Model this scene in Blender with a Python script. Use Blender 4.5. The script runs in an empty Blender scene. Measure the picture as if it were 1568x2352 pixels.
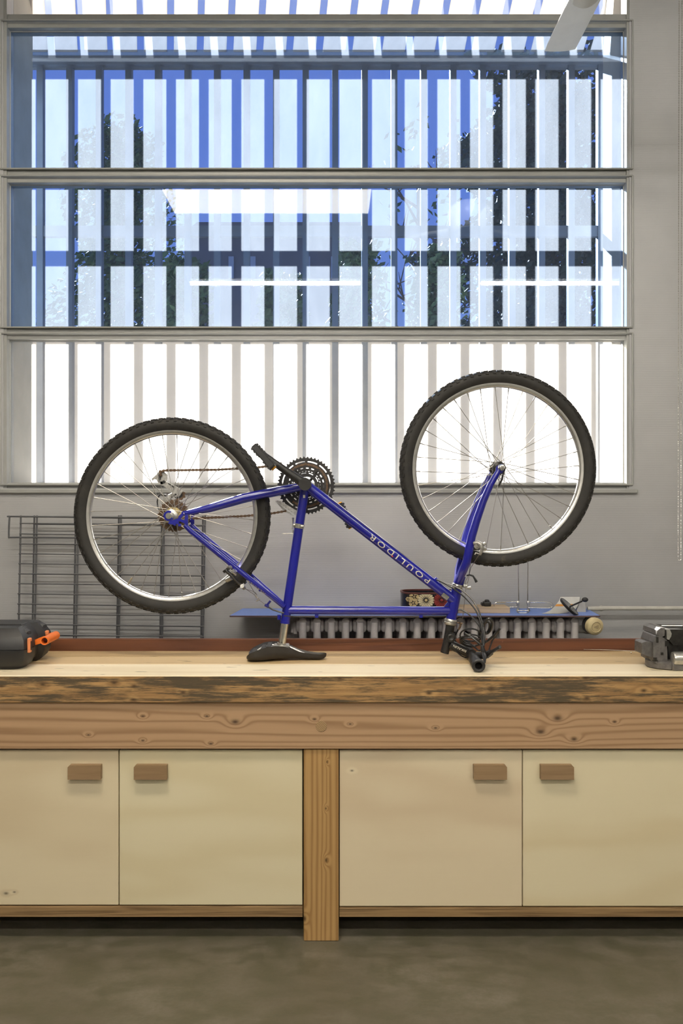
import bpy, bmesh, math, random
from math import pi, sin, cos, radians as R, sqrt, atan2
from mathutils import Vector, Matrix
random.seed(7)

# ------------------------------------------------------------------ camera, sky, sun, exposure
F, CX, CY, H = 1960.0, 760.0, 1170.0, 1.335       # focal length in px, horizon point, eye height
sc = bpy.context.scene
COL = sc.collection
cd = bpy.data.cameras.new('camera'); cam = bpy.data.objects.new('camera', cd); COL.objects.link(cam)
cam.location = (0, 0, H); cam.rotation_euler = (pi/2, 0, 0)
cd.sensor_width = 36; cd.lens = F/2352*36
cd.shift_x = (784-CX)/2352; cd.shift_y = -(1176-CY)/2352
cd.clip_end = 200
sc.camera = cam
sc.view_settings.view_transform = 'Standard'; sc.view_settings.look = 'None'
sc.view_settings.gamma = 1; sc.view_settings.use_curve_mapping = False
sc.view_settings.exposure = 0.15

w = bpy.data.worlds.new('sky'); sc.world = w; w.use_nodes = True
nt = w.node_tree; nt.nodes.clear()
_o = nt.nodes.new('ShaderNodeOutputWorld'); _b = nt.nodes.new('ShaderNodeBackground')
_g = nt.nodes.new('ShaderNodeNewGeometry'); _s = nt.nodes.new('ShaderNodeSeparateXYZ')
_r = nt.nodes.new('ShaderNodeValToRGB')
nt.links.new(_g.outputs['Incoming'], _s.inputs[0])
_m = nt.nodes.new('ShaderNodeMath'); _m.operation = 'MULTIPLY'; _m.inputs[1].default_value = -1
nt.links.new(_s.outputs['Z'], _m.inputs[0]); nt.links.new(_m.outputs[0], _r.inputs[0])
cr = _r.color_ramp
cr.elements[0].position = 0.0; cr.elements[0].color = (0.52, 0.60, 0.78, 1)
cr.elements[1].position = 0.9; cr.elements[1].color = (0.16, 0.28, 0.72, 1)
_e = cr.elements.new(0.35); _e.color = (0.30, 0.42, 0.90, 1)
nt.links.new(_r.outputs[0], _b.inputs[0]); _b.inputs[1].default_value = 0.85
nt.links.new(_b.outputs[0], _o.inputs[0])

SUN_DIR = Vector((0.335, -1.0, -0.61)).normalized()
ld = bpy.data.lights.new('sun', 'SUN'); ld.energy = 42; ld.angle = R(0.53); ld.color = (1, .95, .86)
lo = bpy.data.objects.new('sun', ld); COL.objects.link(lo)
lo.rotation_euler = SUN_DIR.to_track_quat('-Z', 'Y').to_euler(); lo.location = (-3, 9, 8)
LAMP_PANEL, LAMP_TUBE = 28.0, 230.0

# ------------------------------------------------------------------ helpers
def P(px, py, d): return Vector(((px-CX)*d/F, d, H-(py-CY)*d/F))
def X(px, d): return (px-CX)*d/F
def Z(py, d): return H-(py-CY)*d/F
WL = {}

class MB:
    def __init__(s): s.bm = bmesh.new(); s.mi = 0
    def _mark(s, fs):
        for f in fs: f.material_index = s.mi
    def box(s, lo, hi, bev=0, rot=None, seg=1):
        lo, hi = Vector(lo), Vector(hi); c = (lo+hi)/2; d = hi-lo
        b = bmesh.new(); bmesh.ops.create_cube(b, size=1)
        bmesh.ops.scale(b, vec=d, verts=b.verts)
        if bev: bmesh.ops.bevel(b, geom=b.edges[:], offset=bev, segments=seg, affect='EDGES', profile=.5)
        m = Matrix.Translation(c) @ (rot.to_4x4() if rot else Matrix())
        bmesh.ops.transform(b, matrix=m, verts=b.verts); s.merge(b); return s
    def merge(s, b):
        vm = {v: s.bm.verts.new(v.co) for v in b.verts}
        for f in b.faces:
            try: nf = s.bm.faces.new([vm[v] for v in f.verts]); nf.material_index = s.mi
            except ValueError: pass
        b.free()
    def rings(s, rs, cap=True, closed=False):
        vs = [[s.bm.verts.new(p) for p in r] for r in rs]; n = len(vs[0]); m = len(vs)
        for i in range(m if closed else m-1):
            a, b = vs[i], vs[(i+1) % m]
            for j in range(n):
                f = s.bm.faces.new((a[j], a[(j+1) % n], b[(j+1) % n], b[j])); f.material_index = s.mi
        if cap and not closed:
            s._mark([s.bm.faces.new(vs[0][::-1]), s.bm.faces.new(vs[-1])])
        return s
    def tube(s, pts, rad, n=10, cap=True, flat=1.0, closed=False, up=None):
        pts = [Vector(p) for p in pts]; m = len(pts)
        if not hasattr(rad, '__len__'): rad = [rad]*m
        rs = []; prev = None
        for i, p in enumerate(pts):
            if closed: t = pts[(i+1) % m]-pts[i-1]
            else: t = pts[min(i+1, m-1)]-pts[max(i-1, 0)]
            t = t.normalized() if t.length > 1e-9 else Vector((0, 0, 1))
            if prev is None:
                u = Vector(up) if up else (Vector((0, 1, 0)) if abs(t.y) < .9 else Vector((1, 0, 0)))
            else: u = prev
            u = (u-t*u.dot(t)).normalized(); v = t.cross(u); prev = u
            rs.append([p+u*(cos(2*pi*k/n)*rad[i])+v*(sin(2*pi*k/n)*rad[i]*flat) for k in range(n)])
        return s.rings(rs, cap, closed)
    def lathe(s, c, axis, prof, n=24, closed=False, cap=True):
        c = Vector(c); a = Vector(axis).normalized()
        u = Vector((0, 0, 1)) if abs(a.z) < .9 else Vector((1, 0, 0))
        u = (u-a*u.dot(a)).normalized(); v = a.cross(u)
        rs = [[c+a*h+(u*cos(2*pi*k/n)+v*sin(2*pi*k/n))*r for k in range(n)] for r, h in prof]
        return s.rings(rs, cap, closed)
    def prism(s, poly, y0, y1):       # poly: list of (x, z), extruded in y
        a = [s.bm.verts.new((x, y0, z)) for x, z in poly]; b = [s.bm.verts.new((x, y1, z)) for x, z in poly]
        n = len(poly)
        fs = [s.bm.faces.new(a), s.bm.faces.new(b[::-1])]
        for i in range(n): fs.append(s.bm.faces.new((a[i], b[i], b[(i+1) % n], a[(i+1) % n])))
        s._mark(fs); return s
    def hexa(s, p8):                  # bottom four then top four, same winding
        v = [s.bm.verts.new(p) for p in p8]
        s._mark([s.bm.faces.new([v[i] for i in q]) for q in ((3,2,1,0),(4,5,6,7),(0,1,5,4),(1,2,6,5),(2,3,7,6),(3,0,4,7))]); return s
    def ball(s, c, r, u=10, v=7, sc=(1,1,1)):
        b = bmesh.new(); bmesh.ops.create_uvsphere(b, u_segments=u, v_segments=v, radius=r)
        bmesh.ops.scale(b, vec=sc, verts=b.verts); bmesh.ops.translate(b, vec=c, verts=b.verts); s.merge(b); return s
    def mesh(s, name, mats, smooth=True, origin=None, ang=40):
        bmesh.ops.recalc_face_normals(s.bm, faces=s.bm.faces[:])
        co = [v.co.copy() for v in s.bm.verts]
        if origin is None:
            lo = Vector([min(c[i] for c in co) for i in range(3)]); hi = Vector([max(c[i] for c in co) for i in range(3)])
            origin = (lo+hi)/2
        origin = Vector(origin)
        bmesh.ops.translate(s.bm, vec=-origin, verts=s.bm.verts)
        me = bpy.data.meshes.new(name); s.bm.to_mesh(me); s.bm.free()
        for m in (mats if isinstance(mats, (list, tuple)) else [mats]): me.materials.append(m)
        if smooth and len(me.polygons):
            me.polygons.foreach_set('use_smooth', [True]*len(me.polygons)); me.set_sharp_from_angle(angle=R(ang))
        return me, origin
    def obj(s, name, mats, parent=None, smooth=True, origin=None, ang=40):
        me, o = s.mesh(name, mats, smooth, origin, ang)
        return place(name, me, o, parent)
def place(name, me, loc, parent=None, rot=None):
    ob = bpy.data.objects.new(name, me); COL.objects.link(ob)
    WL[ob.name] = Vector(loc)
    if parent: ob.parent = parent; ob.location = Vector(loc)-WL[parent.name]
    else: ob.location = loc
    if rot: ob.rotation_euler = rot
    return ob
def thing(name, label, cat, loc, group=None):
    e = bpy.data.objects.new(name, None); COL.objects.link(e); e.location = loc; e.empty_display_size = .05
    WL[e.name] = Vector(loc)
    return tag(e, label, cat, group)
def tag(o, label, cat, group=None):
    o['label'] = label; o['category'] = cat
    if group: o['group'] = group
    return o
def struct(o): o['kind'] = 'structure'; return o
def stuff(o): o['kind'] = 'stuff'; return o

# ------------------------------------------------------------------ materials
class NT:
    def __init__(s, name):
        s.m = bpy.data.materials.new(name); s.m.use_nodes = True
        s.t = s.m.node_tree; s.t.nodes.clear(); s.out = s.n('OutputMaterial')
    def n(s, typ, **kw):
        nd = s.t.nodes.new('ShaderNode'+typ)
        for k, v in kw.items(): setattr(nd, k, v)
        return nd
    def set(s, sock, v):
        if hasattr(v, 'is_linked'): s.t.links.new(v, sock)
        else:
            if hasattr(v, '__len__') and len(v) == 3 and sock.type == 'RGBA': v = (*v, 1)
            sock.default_value = v
    def math(s, op, a, b=0.0, clamp=False):
        nd = s.n('Math', operation=op, use_clamp=clamp); s.set(nd.inputs[0], a); s.set(nd.inputs[1], b); return nd.outputs[0]
    def noise(s, vec, scale, detail=3, rough=.5, out='Fac', dist=0):
        nd = s.n('TexNoise'); s.set(nd.inputs['Vector'], vec); nd.inputs['Scale'].default_value = scale
        nd.inputs['Detail'].default_value = detail; nd.inputs['Roughness'].default_value = rough; nd.inputs['Distortion'].default_value = dist
        return nd.outputs[out]
    def mapv(s, vec, scale=(1,1,1), loc=(0,0,0)):
        nd = s.n('Mapping'); s.set(nd.inputs[0], vec); nd.inputs['Scale'].default_value = scale; nd.inputs['Location'].default_value = loc; return nd.outputs[0]
    def pos(s): return s.n('NewGeometry').outputs['Position']
    def objc(s): return s.n('TexCoord').outputs['Object']
    def ramp(s, fac, stops):
        nd = s.n('ValToRGB'); s.set(nd.inputs[0], fac); e = nd.color_ramp.elements
        while len(e) < len(stops): e.new(.5)
        for el, (p, c) in zip(e, stops): el.position = p; el.color = (*c, 1) if len(c) == 3 else c
        return nd.outputs[0]
    def mix(s, fac, a, b, mode='MIX'):
        nd = s.n('Mix', data_type='RGBA', blend_type=mode); s.set(nd.inputs[0], fac); s.set(nd.inputs[6], a); s.set(nd.inputs[7], b); return nd.outputs[2]
    def bump(s, h, strength=.3, dist=.002):
        nd = s.n('Bump'); nd.inputs['Strength'].default_value = strength; nd.inputs['Distance'].default_value = dist; s.set(nd.inputs['Height'], h); return nd.outputs[0]
    def bsdf(s, base, rough=.5, metal=0.0, normal=None, **kw):
        nd = s.n('BsdfPrincipled'); s.set(nd.inputs['Base Color'], base); s.set(nd.inputs['Roughness'], rough); s.set(nd.inputs['Metallic'], metal)
        if normal: s.set(nd.inputs['Normal'], normal)
        for k, v in kw.items(): s.set(nd.inputs[k.replace('_', ' ')], v)
        s.t.links.new(nd.outputs[0], s.out.inputs[0]); return s.m
    def surf(s, o): s.t.links.new(o, s.out.inputs[0]); return s.m
    def mixs(s, fac, a, b):
        nd = s.n('MixShader'); s.set(nd.inputs[0], fac); s.t.links.new(a, nd.inputs[1]); s.t.links.new(b, nd.inputs[2]); return nd.outputs[0]

def mul(c, k): return tuple(x*k for x in c)
def simple(name, base, rough=.5, metal=0.0, var=.12, scale=40, bump=0.0, bscale=None, **kw):
    t = NT(name); v = t.objc(); f = t.noise(v, scale, 4, .6)
    c = t.ramp(f, [(.3, mul(base, 1-var)), (.7, mul(base, 1+var))])
    nrm = t.bump(t.noise(v, bscale or scale*4, 3), .4, bump) if bump else None
    return t.bsdf(c, rough, metal, nrm, **kw)

def wood(name, light, dark, along=.7, across=9, freq=26, axis='x', knots=(), seed=0., rough=.6, contrast=1., dirt=None, fine=.25, kring=.9, lin=0., sharp=2.0, marks=0.):
    t = NT(name); p = t.pos()
    s = {'x': (along, across, across), 'z': (across, across, along)}[axis]
    v = t.mapv(p, s, (seed, seed*1.7, seed*.6))
    h = t.noise(v, 1.0, 2, .45, dist=.15)
    core = None
    for (kx, kz, ky, r) in knots:
        sb = t.n('VectorMath', operation='SUBTRACT'); t.set(sb.inputs[0], p); sb.inputs[1].default_value = (kx, ky, kz)
        ml = t.n('VectorMath', operation='MULTIPLY'); t.t.links.new(sb.outputs[0], ml.inputs[0])
        ml.inputs[1].default_value = (1/(r*2.6), 0, 1/(r*1.5)) if axis == 'x' else (1/(r*1.5), 0, 1/(r*2.6))
        ln = t.n('VectorMath', operation='LENGTH'); t.t.links.new(ml.outputs[0], ln.inputs[0])
        g = t.math('POWER', 2.718, t.math('MULTIPLY', t.math('POWER', ln.outputs['Value'], 2), -1.0))
        h = t.math('ADD', h, t.math('MULTIPLY', g, kring*.5))
        cg = t.math('POWER', g, 7.0)
        core = cg if core is None else t.math('MAXIMUM', core, cg)
    if lin:
        sx = t.n('SeparateXYZ'); t.set(sx.inputs[0], p)
        ax_ = t.math('ADD', sx.outputs['Z'], t.math('MULTIPLY', sx.outputs['Y'], .9)) if axis == 'x' else t.math('ADD', sx.outputs['X'], t.math('MULTIPLY', sx.outputs['Y'], .9))
        h = t.math('ADD', h, t.math('MULTIPLY', ax_, lin/(freq*2.5)))
    rings = t.math('SINE', t.math('MULTIPLY', h, freq*2.5))
    rings = t.math('MULTIPLY_ADD', rings, .5); t.t.nodes[-1].inputs[2].default_value = .5
    fv = t.mapv(p, (6, 160, 160) if axis == 'x' else (160, 160, 6))
    fn = t.noise(fv, 1, 4, .65)
    fac = t.math('ADD', t.math('MULTIPLY', t.math('POWER', rings, sharp), .6*contrast), t.math('MULTIPLY', t.math('SUBTRACT', fn, .5), fine*2.2))
    fac = t.math('ADD', fac, .12, True)
    c = t.mix(fac, light, dark)
    if dirt:
        dv = t.mapv(p, (3, 22, 22)); dn = t.noise(dv, 1, 6, .72)
        dv2 = t.mapv(p, (9, 260, 260)); dn2 = t.noise(dv2, 1, 4, .7)
        dm = t.ramp(t.math('ADD', t.math('MULTIPLY', dn, .65), t.math('MULTIPLY', dn2, .35)), [(.455, (0,0,0)), (.545, (1,1,1))])
        c = t.mix(t.math('MULTIPLY', dm, .9), c, dirt)
    if marks:
        mk = t.ramp(t.noise(t.mapv(p, (11, 40, 40), (3, 1, 2)), 1, 2, .5), [(marks, (0,0,0)), (marks+.03, (.75,)*3)])
        c = t.mix(mk, c, mul(dark, .45))
    if core is not None: c = t.mix(core, c, mul(dark, .28))
    return t.bsdf(c, rough, 0.0, t.bump(fac, .25, .0012))

def glass(name, tint, dust, refl=.06, warm=(1,1,1), dirt=.5, dcol=None):
    # one face of a thin pane; light crosses two faces
    t = NT(name); p = t.pos()
    tr = t.n('BsdfTransparent'); t.set(tr.inputs[0], tuple(sqrt(c) for c in tint))
    tl = t.n('BsdfTranslucent'); t.set(tl.inputs[0], dcol or tuple(sqrt(c)*w_ for c, w_ in zip(tint, warm)))
    gl = t.n('BsdfGlossy'); gl.inputs['Roughness'].default_value = .015; t.set(gl.inputs[0], (1,1,1))
    n1 = t.noise(t.mapv(p, (9, 9, 3)), 1, 6, .7); n2 = t.noise(p, 160, 3, .6)
    k = t.math('ADD', t.math('MULTIPLY', n1, dirt*1.2), t.math('MULTIPLY', n2, dirt*.8))
    fac = t.math('MULTIPLY', t.math('ADD', k, 1-dirt), dust, True)
    a = t.mixs(fac, tr.outputs[0], tl.outputs[0])
    fr = t.n('LayerWeight'); fr.inputs[0].default_value = .25
    fo = t.math('MULTIPLY_ADD', fr.outputs['Fresnel'], .6); t.t.nodes[-1].inputs[2].default_value = refl*.5
    return t.surf(t.mixs(refl*.5, a, gl.outputs[0]))

def frost(name, col, transp, rough_dif=.25):
    t = NT(name); p = t.objc()
    tl = t.n('BsdfTranslucent'); df = t.n('BsdfDiffuse'); tr = t.n('BsdfTransparent')
    c = t.ramp(t.noise(p, 30, 5, .7), [(.3, mul(col, .85)), (.7, col)])
    t.set(tl.inputs[0], c); t.set(df.inputs[0], c)
    a = t.mixs(rough_dif, tl.outputs[0], df.outputs[0])
    return t.surf(t.mixs(transp, a, tr.outputs[0]))

def emit(name, col, st):
    t = NT(name); e = t.n('Emission'); t.set(e.inputs[0], col); e.inputs[1].default_value = st; return t.surf(e.outputs[0])

# wall paper: fine horizontal ribs
def wallmat():
    t = NT('ribbed_wallpaper'); p = t.pos(); sp = t.n('SeparateXYZ'); t.set(sp.inputs[0], p)
    rib = t.math('SINE', t.math('MULTIPLY', sp.outputs['Z'], 2*pi/.0074))
    nz = t.noise(p, 2.2, 4, .6)
    c = t.ramp(nz, [(.3, (.36, .362, .372)), (.7, (.42, .422, .432))])
    sc_ = t.noise(t.mapv(p, (30, 30, 6)), 1, 4, .6)
    c = t.mix(t.ramp(sc_, [(.70, (0,0,0)), (.80, (.25,.25,.25))]), c, (.36, .35, .33))
    h = t.math('ADD', rib, t.math('MULTIPLY', t.noise(p, 350, 2), .6))
    return t.bsdf(c, .42, 0.0, t.bump(h, .12, .0008))
M = {}
M['wall'] = wallmat()
M['plain_wall'] = simple('painted_wall', (.42, .41, .39), .6, scale=3)
M['ceiling'] = simple('ceiling_paint', (.5, .49, .47), .8, scale=2)
M['frame'] = simple('window_paint', (.315, .32, .31), .35, var=.06, scale=14, bump=.0006, bscale=90)
def floormat():
    t = NT('stained_concrete'); p = t.pos()
    n1 = t.noise(p, 2.4, 6, .65); n2 = t.noise(t.mapv(p, (1, 1.6, 1), (3, 1, 0)), 9, 5, .7); n3 = t.noise(p, 70, 4, .6)
    c = t.ramp(n1, [(.3, (.108, .095, .066)), (.5, (.135, .120, .088)), (.72, (.180, .164, .130))])
    c = t.mix(t.ramp(n2, [(.40, (.75,.75,.75)), (.58, (0,0,0))]), c, (.078, .076, .044))
    c = t.mix(t.ramp(n3, [(.35, (.4,.4,.4)), (.6, (0,0,0))]), c, (.11, .095, .06))
    return t.bsdf(c, t.ramp(n2, [(.3, (.38,)*3), (.7, (.6,)*3)]), 0.0, t.bump(t.math('ADD', n3, n2), .2, .002))
M['floor'] = floormat()
M['ext_wall'] = simple('rendered_reveal', (.40, .375, .32), .8, scale=8, bump=.002)
M['yard_wall'] = simple('courtyard_render', (.50, .45, .37), .9, scale=1.5, var=.1)
M['ground'] = simple('courtyard_asphalt', (.10, .095, .085), .95, scale=5)
M['steel_grey'] = simple('grille_paint', (.13, .145, .165), .5, var=.1, scale=20)
M['glass_clear'] = glass('dusty_glass', (.92, .94, .97), .02)
M['glass_blue'] = glass('blue_tinted_dusty_glass', (.38, .55, .86), .068, refl=.035, dcol=(.62, .63, .66))
M['glass_low'] = glass('bottom_pane_glass', (.92, .94, .96), .08)
M['film'] = glass('frosted_film', (.98, .97, .95), .10, refl=.0, warm=(1, .97, .92), dirt=.25)
M['roof_sheet'] = frost('milky_roof_sheet', (.40, .365, .335), .10)
M['leaf'] = simple('foliage_green', (.055, .095, .03), .6, var=.5, scale=4)
M['conifer'] = simple('conifer_green', (.03, .055, .035), .7, var=.4, scale=4)
M['bark'] = simple('bark', (.10, .08, .06), .9, scale=10, bump=.01)
M['far_wall'] = simple('far_building_wall', (.13, .13, .15), .9, scale=1)
M['far_roof'] = simple('far_building_roof', (.08, .085, .11), .8, scale=1)
M['far_pane'] = simple('far_building_window', (.35, .38, .45), .3, scale=1)
M['lamp_panel'] = emit('lamp_diffuser', (1, .88, .70), LAMP_PANEL)
M['lamp_tube'] = emit('fluorescent_tube', (1, .94, .83), LAMP_TUBE)
M['lamp_body'] = simple('lamp_housing', (.75, .75, .73), .4)
M['fan'] = simple('fan_white', (.66, .66, .64), .38, var=.05, scale=12)
M['fan_dark'] = simple('fan_bracket_cream', (.48, .47, .43), .45, var=.06, scale=12)
M['chain'] = simple('bead_steel', (.62, .60, .55), .25, .9, var=.1)
M['blue'] = None
def bluemat():
    t = NT('blue_frame_enamel'); p = t.pos()
    n = t.noise(p, 55, 5, .7); n2 = t.noise(p, 7, 2)
    c = t.ramp(n2, [(.3, (.002, .003, .20)), (.7, (.003, .006, .27))])
    chip = t.ramp(n, [(.735, (0,0,0)), (.765, (1,1,1))])
    c = t.mix(t.math('MULTIPLY', chip, .7), c, (.22, .20, .24))
    return t.bsdf(c, .30, 0.0, None, Coat_Weight=.6, Coat_Roughness=.08)
M['blue'] = bluemat()
M['chrome'] = simple('worn_chrome', (.62, .61, .58), .2, 1.0, var=.15, scale=60)
M['steel'] = simple('brushed_steel', (.50, .49, .46), .38, .9, var=.2, scale=80)
M['alu'] = simple('rim_aluminium', (.62, .61, .59), .27, .95, var=.08, scale=60)
M['spoke'] = simple('spoke_steel', (.30, .29, .27), .4, .8)
def tiremat():
    t = NT('dusty_tyre_rubber'); p = t.pos()
    n = t.noise(p, 30, 5, .7); c = t.ramp(n, [(.35, (.010, .0095, .009)), (.64, (.020, .018, .0155)), (.82, (.07, .055, .036))])
    return t.bsdf(c, .72, 0.0, t.bump(t.noise(p, 400, 2), .3, .0008))
M['tire'] = tiremat()
M['rust'] = simple('rusty_chain_steel', (.11, .068, .040), .55, .5, var=.45, scale=120)
M['black'] = simple('black_plastic', (.016, .016, .017), .42, var=.3, scale=30)
M['black_metal'] = simple('black_painted_metal', (.020, .019, .019), .32, .2, var=.4, scale=50)
M['black_soft'] = simple('black_saddle_vinyl', (.018, .016, .015), .5, var=.25, scale=30, bump=.0004, bscale=500)
M['cable'] = simple('cable_housing_black', (.02, .02, .021), .28, var=.1)
M['wire'] = simple('bare_cable_wire', (.24, .22, .19), .35, .8)
M['gold_steel'] = simple('brassy_washer', (.50, .40, .20), .4, .8)
M['der'] = simple('derailleur_alloy', (.36, .355, .34), .45, .6, var=.35, scale=120)
M['amber'] = simple('amber_reflector', (.90, .42, .02), .25, var=.1)
M['letter'] = simple('cream_lettering', (.68, .64, .52), .5, var=.05)
M['letter_gold'] = simple('gold_lettering', (.30, .27, .20), .5, var=.2, scale=200)
M['letter_red'] = simple('red_dot', (.55, .03, .02), .5)
M['case'] = simple('black_case_plastic', (.013, .013, .0145), .48, var=.12, scale=120, bump=.0006, bscale=700)
M['orange'] = simple('orange_plastic', (.78, .17, .02), .38, var=.06)
M['pale_orange'] = simple('latch_orange', (.72, .25, .10), .45, var=.1)
M['vise'] = simple('cast_vise_grey', (.15, .143, .14), .45, .55, var=.25, scale=60, bump=.001, bscale=200)
M['vise_dark'] = simple('dark_vise_steel', (.035, .033, .030), .4, .6, var=.4, scale=60)
M['vise_bright'] = simple('bright_vise_jaw', (.55, .54, .51), .32, .9, var=.2, scale=60)
M['grid'] = simple('grey_wire_coating', (.085, .088, .095), .5, var=.12)
M['rad'] = simple('radiator_paint', (.50, .475, .47), .45, var=.14, scale=18)
M['pipe'] = simple('pipe_paint', (.53, .52, .48), .45, var=.1, scale=20, bump=.001)
M['shelf_blue'] = simple('blue_shelf_laminate', (.15, .27, .72), .35, var=.08)
M['shelf_edge'] = simple('dark_shelf_edge', (.10, .06, .06), .7)
M['lacquer'] = simple('black_lacquer', (.012, .011, .014), .22, var=.3)
M['lacquer_rim'] = simple('lacquer_rim_red', (.09, .028, .022), .35)
M['cream'] = simple('cream_petals', (.52, .46, .29), .5, var=.15, scale=150)
M['tan_leaf'] = simple('ochre_leaf', (.42, .33, .16), .5, var=.2, scale=150)
M['red_petal'] = simple('crimson_petals', (.20, .014, .012), .5, var=.2, scale=150)
M['ply'] = wood('plywood_board', (.55, .42, .28), (.36, .26, .17), 1, 60, 12, rough=.6)
M['paper'] = simple('grey_card', (.58, .58, .57), .5, var=.04)
M['paper_grey'] = simple('grey_block_plastic', (.34, .34, .34), .5, var=.06)
M['stripe'] = simple('orange_stripe', (.62, .27, .05), .5)
M['mirror_glass'] = simple('mirror_face', (.20, .21, .23), .15, .8)
M['valve'] = simple('valve_cream', (.60, .50, .28), .45, var=.06)
M['valve_logo'] = simple('valve_logo_brown', (.33, .26, .15), .5)
M['brown_strip'] = wood('dark_stained_strip', (.16, .055, .022), (.08, .025, .012), .8, 14, 14, seed=4, rough=.5, fine=.35)
M['dark'] = simple('dark_interior', (.02, .018, .015), .9)

# ------------------------------------------------------------------ room shell
YW, YG, YO = 3.55, 3.60, 3.85          # inner wall face, glass, outer wall face
XL, XR = X(12, 3.57), X(1441, 3.57)    # opening, inside
GL, GR = X(25, YG), X(1430, YG)        # glass edges
ZS = Z(1122, 3.57); ZT, CEIL = 4.08, 4.35
RX0, RX1, RY0 = -3.4, 3.6, -4.2
b = MB()
for (y0, y1, l, r, s) in ((YW, YG+.02, XL, XR, ZS), (YG+.02, YO, GL, GR, Z(1116, 3.62))):
    b.box((RX0-.2, y0, 0), (l, y1, CEIL)); b.box((r, y0, 0), (RX1+.2, y1, CEIL))
    b.box((l, y0, 0), (r, y1, s)); b.box((l, y0, ZT), (r, y1, CEIL))
wb = struct(b.obj('wall_back', M['wall'], smooth=False))
b = MB().box((GL-.012, YG+.03, Z(1116, 3.62)-.01), (GL+.001, YO+.01, ZT)).box((GR-.001, YG+.03, Z(1116, 3.62)-.01), (GR+.012, YO+.01, ZT))
b.obj('reveal', M['ext_wall'], wb, smooth=False)
struct(MB().box((RX0-.2, RY0, 0), (RX0, YW, CEIL)).obj('wall_left', M['plain_wall'], smooth=False))
struct(MB().box((RX1, RY0, 0), (RX1+.2, YW, CEIL)).obj('wall_right', M['plain_wall'], smooth=False))
struct(MB().box((RX0-.2, RY0-.2, 0), (RX1+.2, RY0, CEIL)).obj('wall_front', M['plain_wall'], smooth=False))
struct(MB().box((RX0-.2, RY0-.2, CEIL), (RX1+.2, YO, CEIL+.2)).obj('ceiling', M['ceiling'], smooth=False))
struct(MB().box((RX0-.2, RY0-.2, -.15), (RX1+.2, YO, 0)).obj('floor', M['floor'], smooth=False))

# window: fixed frame, mouldings round each pane, four panes
wt = MB()
rows = [(44, None), (75, 395), (427, 754), (783, 1110)]     # glass top / bottom in photo rows
zrow = [(Z(44, YG), ZT-.03)] + [(Z(bm_, YG), Z(tp, YG)) for tp, bm_ in rows[1:]]
# jambs and transoms
wt.box((XL, YW+.004, ZS), (GL, YG+.02, ZT)).box((GR, YW+.004, ZS), (XR, YG+.02, ZT))
wt.box((XL, YW+.004, ZT-.03), (XR, YG+.02, ZT))
win = struct(wt.obj('window_1', M['frame'], smooth=False))
def bar(z0, z1, nm='transom'):
    q = MB()
    q.box((XL+.004, YW+.012, z0), (XR-.004, YG+.03, z1), .002)
    return q.obj(nm, M['frame'], win, smooth=False)
for i in (1, 2, 3): bar(zrow[i][1], zrow[i-1][0])
bar(Z(1124, YG), zrow[3][0], 'bottom_rail')
def moulding(z0, z1):
    q = MB(); lo_, hi_ = YW-.004, YG-.004
    m, e = .022, .008
    l, r = GL, GR
    def strip(a0, a1, b0, b1):   # outer line a, inner line b in xz
        for (o0, o1, yy) in ((0, .3, 0), (.3, 1, .012)):
            pass
        va = [Vector((p[0], YW-.003, p[1])) for p in (a0, a1)]; vb = [Vector((p[0], YG-.006, p[1])) for p in (b0, b1)]
        back = [Vector((p.x, YG, p.z)) for p in va]; bk2 = [Vector((p.x, YG, p.z)) for p in vb]
        q.hexa([va[0], va[1], vb[1], vb[0], back[0], back[1], bk2[1], bk2[0]])
        # outer bead
        d = (va[1]-va[0])
        q.tube([va[0]+Vector((0, -.002, 0)), va[1]+Vector((0, -.002, 0))], .0035, 6)
        q.tube([vb[0]+Vector((0, -.002, 0)), vb[1]+Vector((0, -.002, 0))], .003, 6)
    o = m
    strip((l-o, z1+o), (r+o, z1+o), (l-.002, z1), (r+.002, z1))
    strip((l-o, z0-o*.35), (r+o, z0-o*.35), (l-.002, z0), (r+.002, z0))
    strip((l-o, z0-o*.35), (l-o, z1+o), (l, z0), (l, z1))
    strip((r+o, z0-o*.35), (r+o, z1+o), (r, z0), (r, z1))
    return q.obj('pane_moulding', M['frame'], win, ang=30)
for i in (1, 2, 3): moulding(*zrow[i])
panes = []
for i, (z0, z1) in enumerate(zrow):
    g = M['glass_clear'] if i == 0 else (M['glass_blue'] if i < 3 else M['glass_low'])
    q = MB().box((GL-.004, YG, z0-.004), (GR+.004, YG+.005, z1+.004))
    p_ = q.obj('pane', g, win, smooth=False)
    if i == 0: p_['label'] = 'clear dusty top pane, cut off by the frame'
    if i in (1, 2): p_['label'] = 'blue-tinted dusty pane'
    if i == 3: p_['label'] = 'bottom pane covered with frosted film, torn at two corners'
    panes.append(p_)
# frosted film on the outside of the bottom pane, torn at the upper right corner and along the lower edge
z0, z1 = zrow[3]
def g_(px, py): v = P(px, py, YG); return (v.x, v.z)
poly = [(GL, z0), g_(470, 1109.5), g_(474, 1096), g_(497, 1102), g_(500, 1097), g_(518, 1101), g_(527, 1104), g_(530, 1101), g_(551, 1107), g_(554, 1109.5),
        (GR, z0), g_(1429.5, 797), g_(1407, 785), g_(1406, 783.5), (GL, z1)]
MB().prism(poly, YG+.006, YG+.0068).obj('frosted_film', M['film'], panes[3], smooth=False)
# sill
b = MB().box((RX0, YW-.018, Z(1133, 3.54)), (X(1463, 3.54), YW+.01, Z(1123, 3.54)), .003)
sill = b.obj('trim_1', M['frame'], smooth=False); struct(sill)

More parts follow.
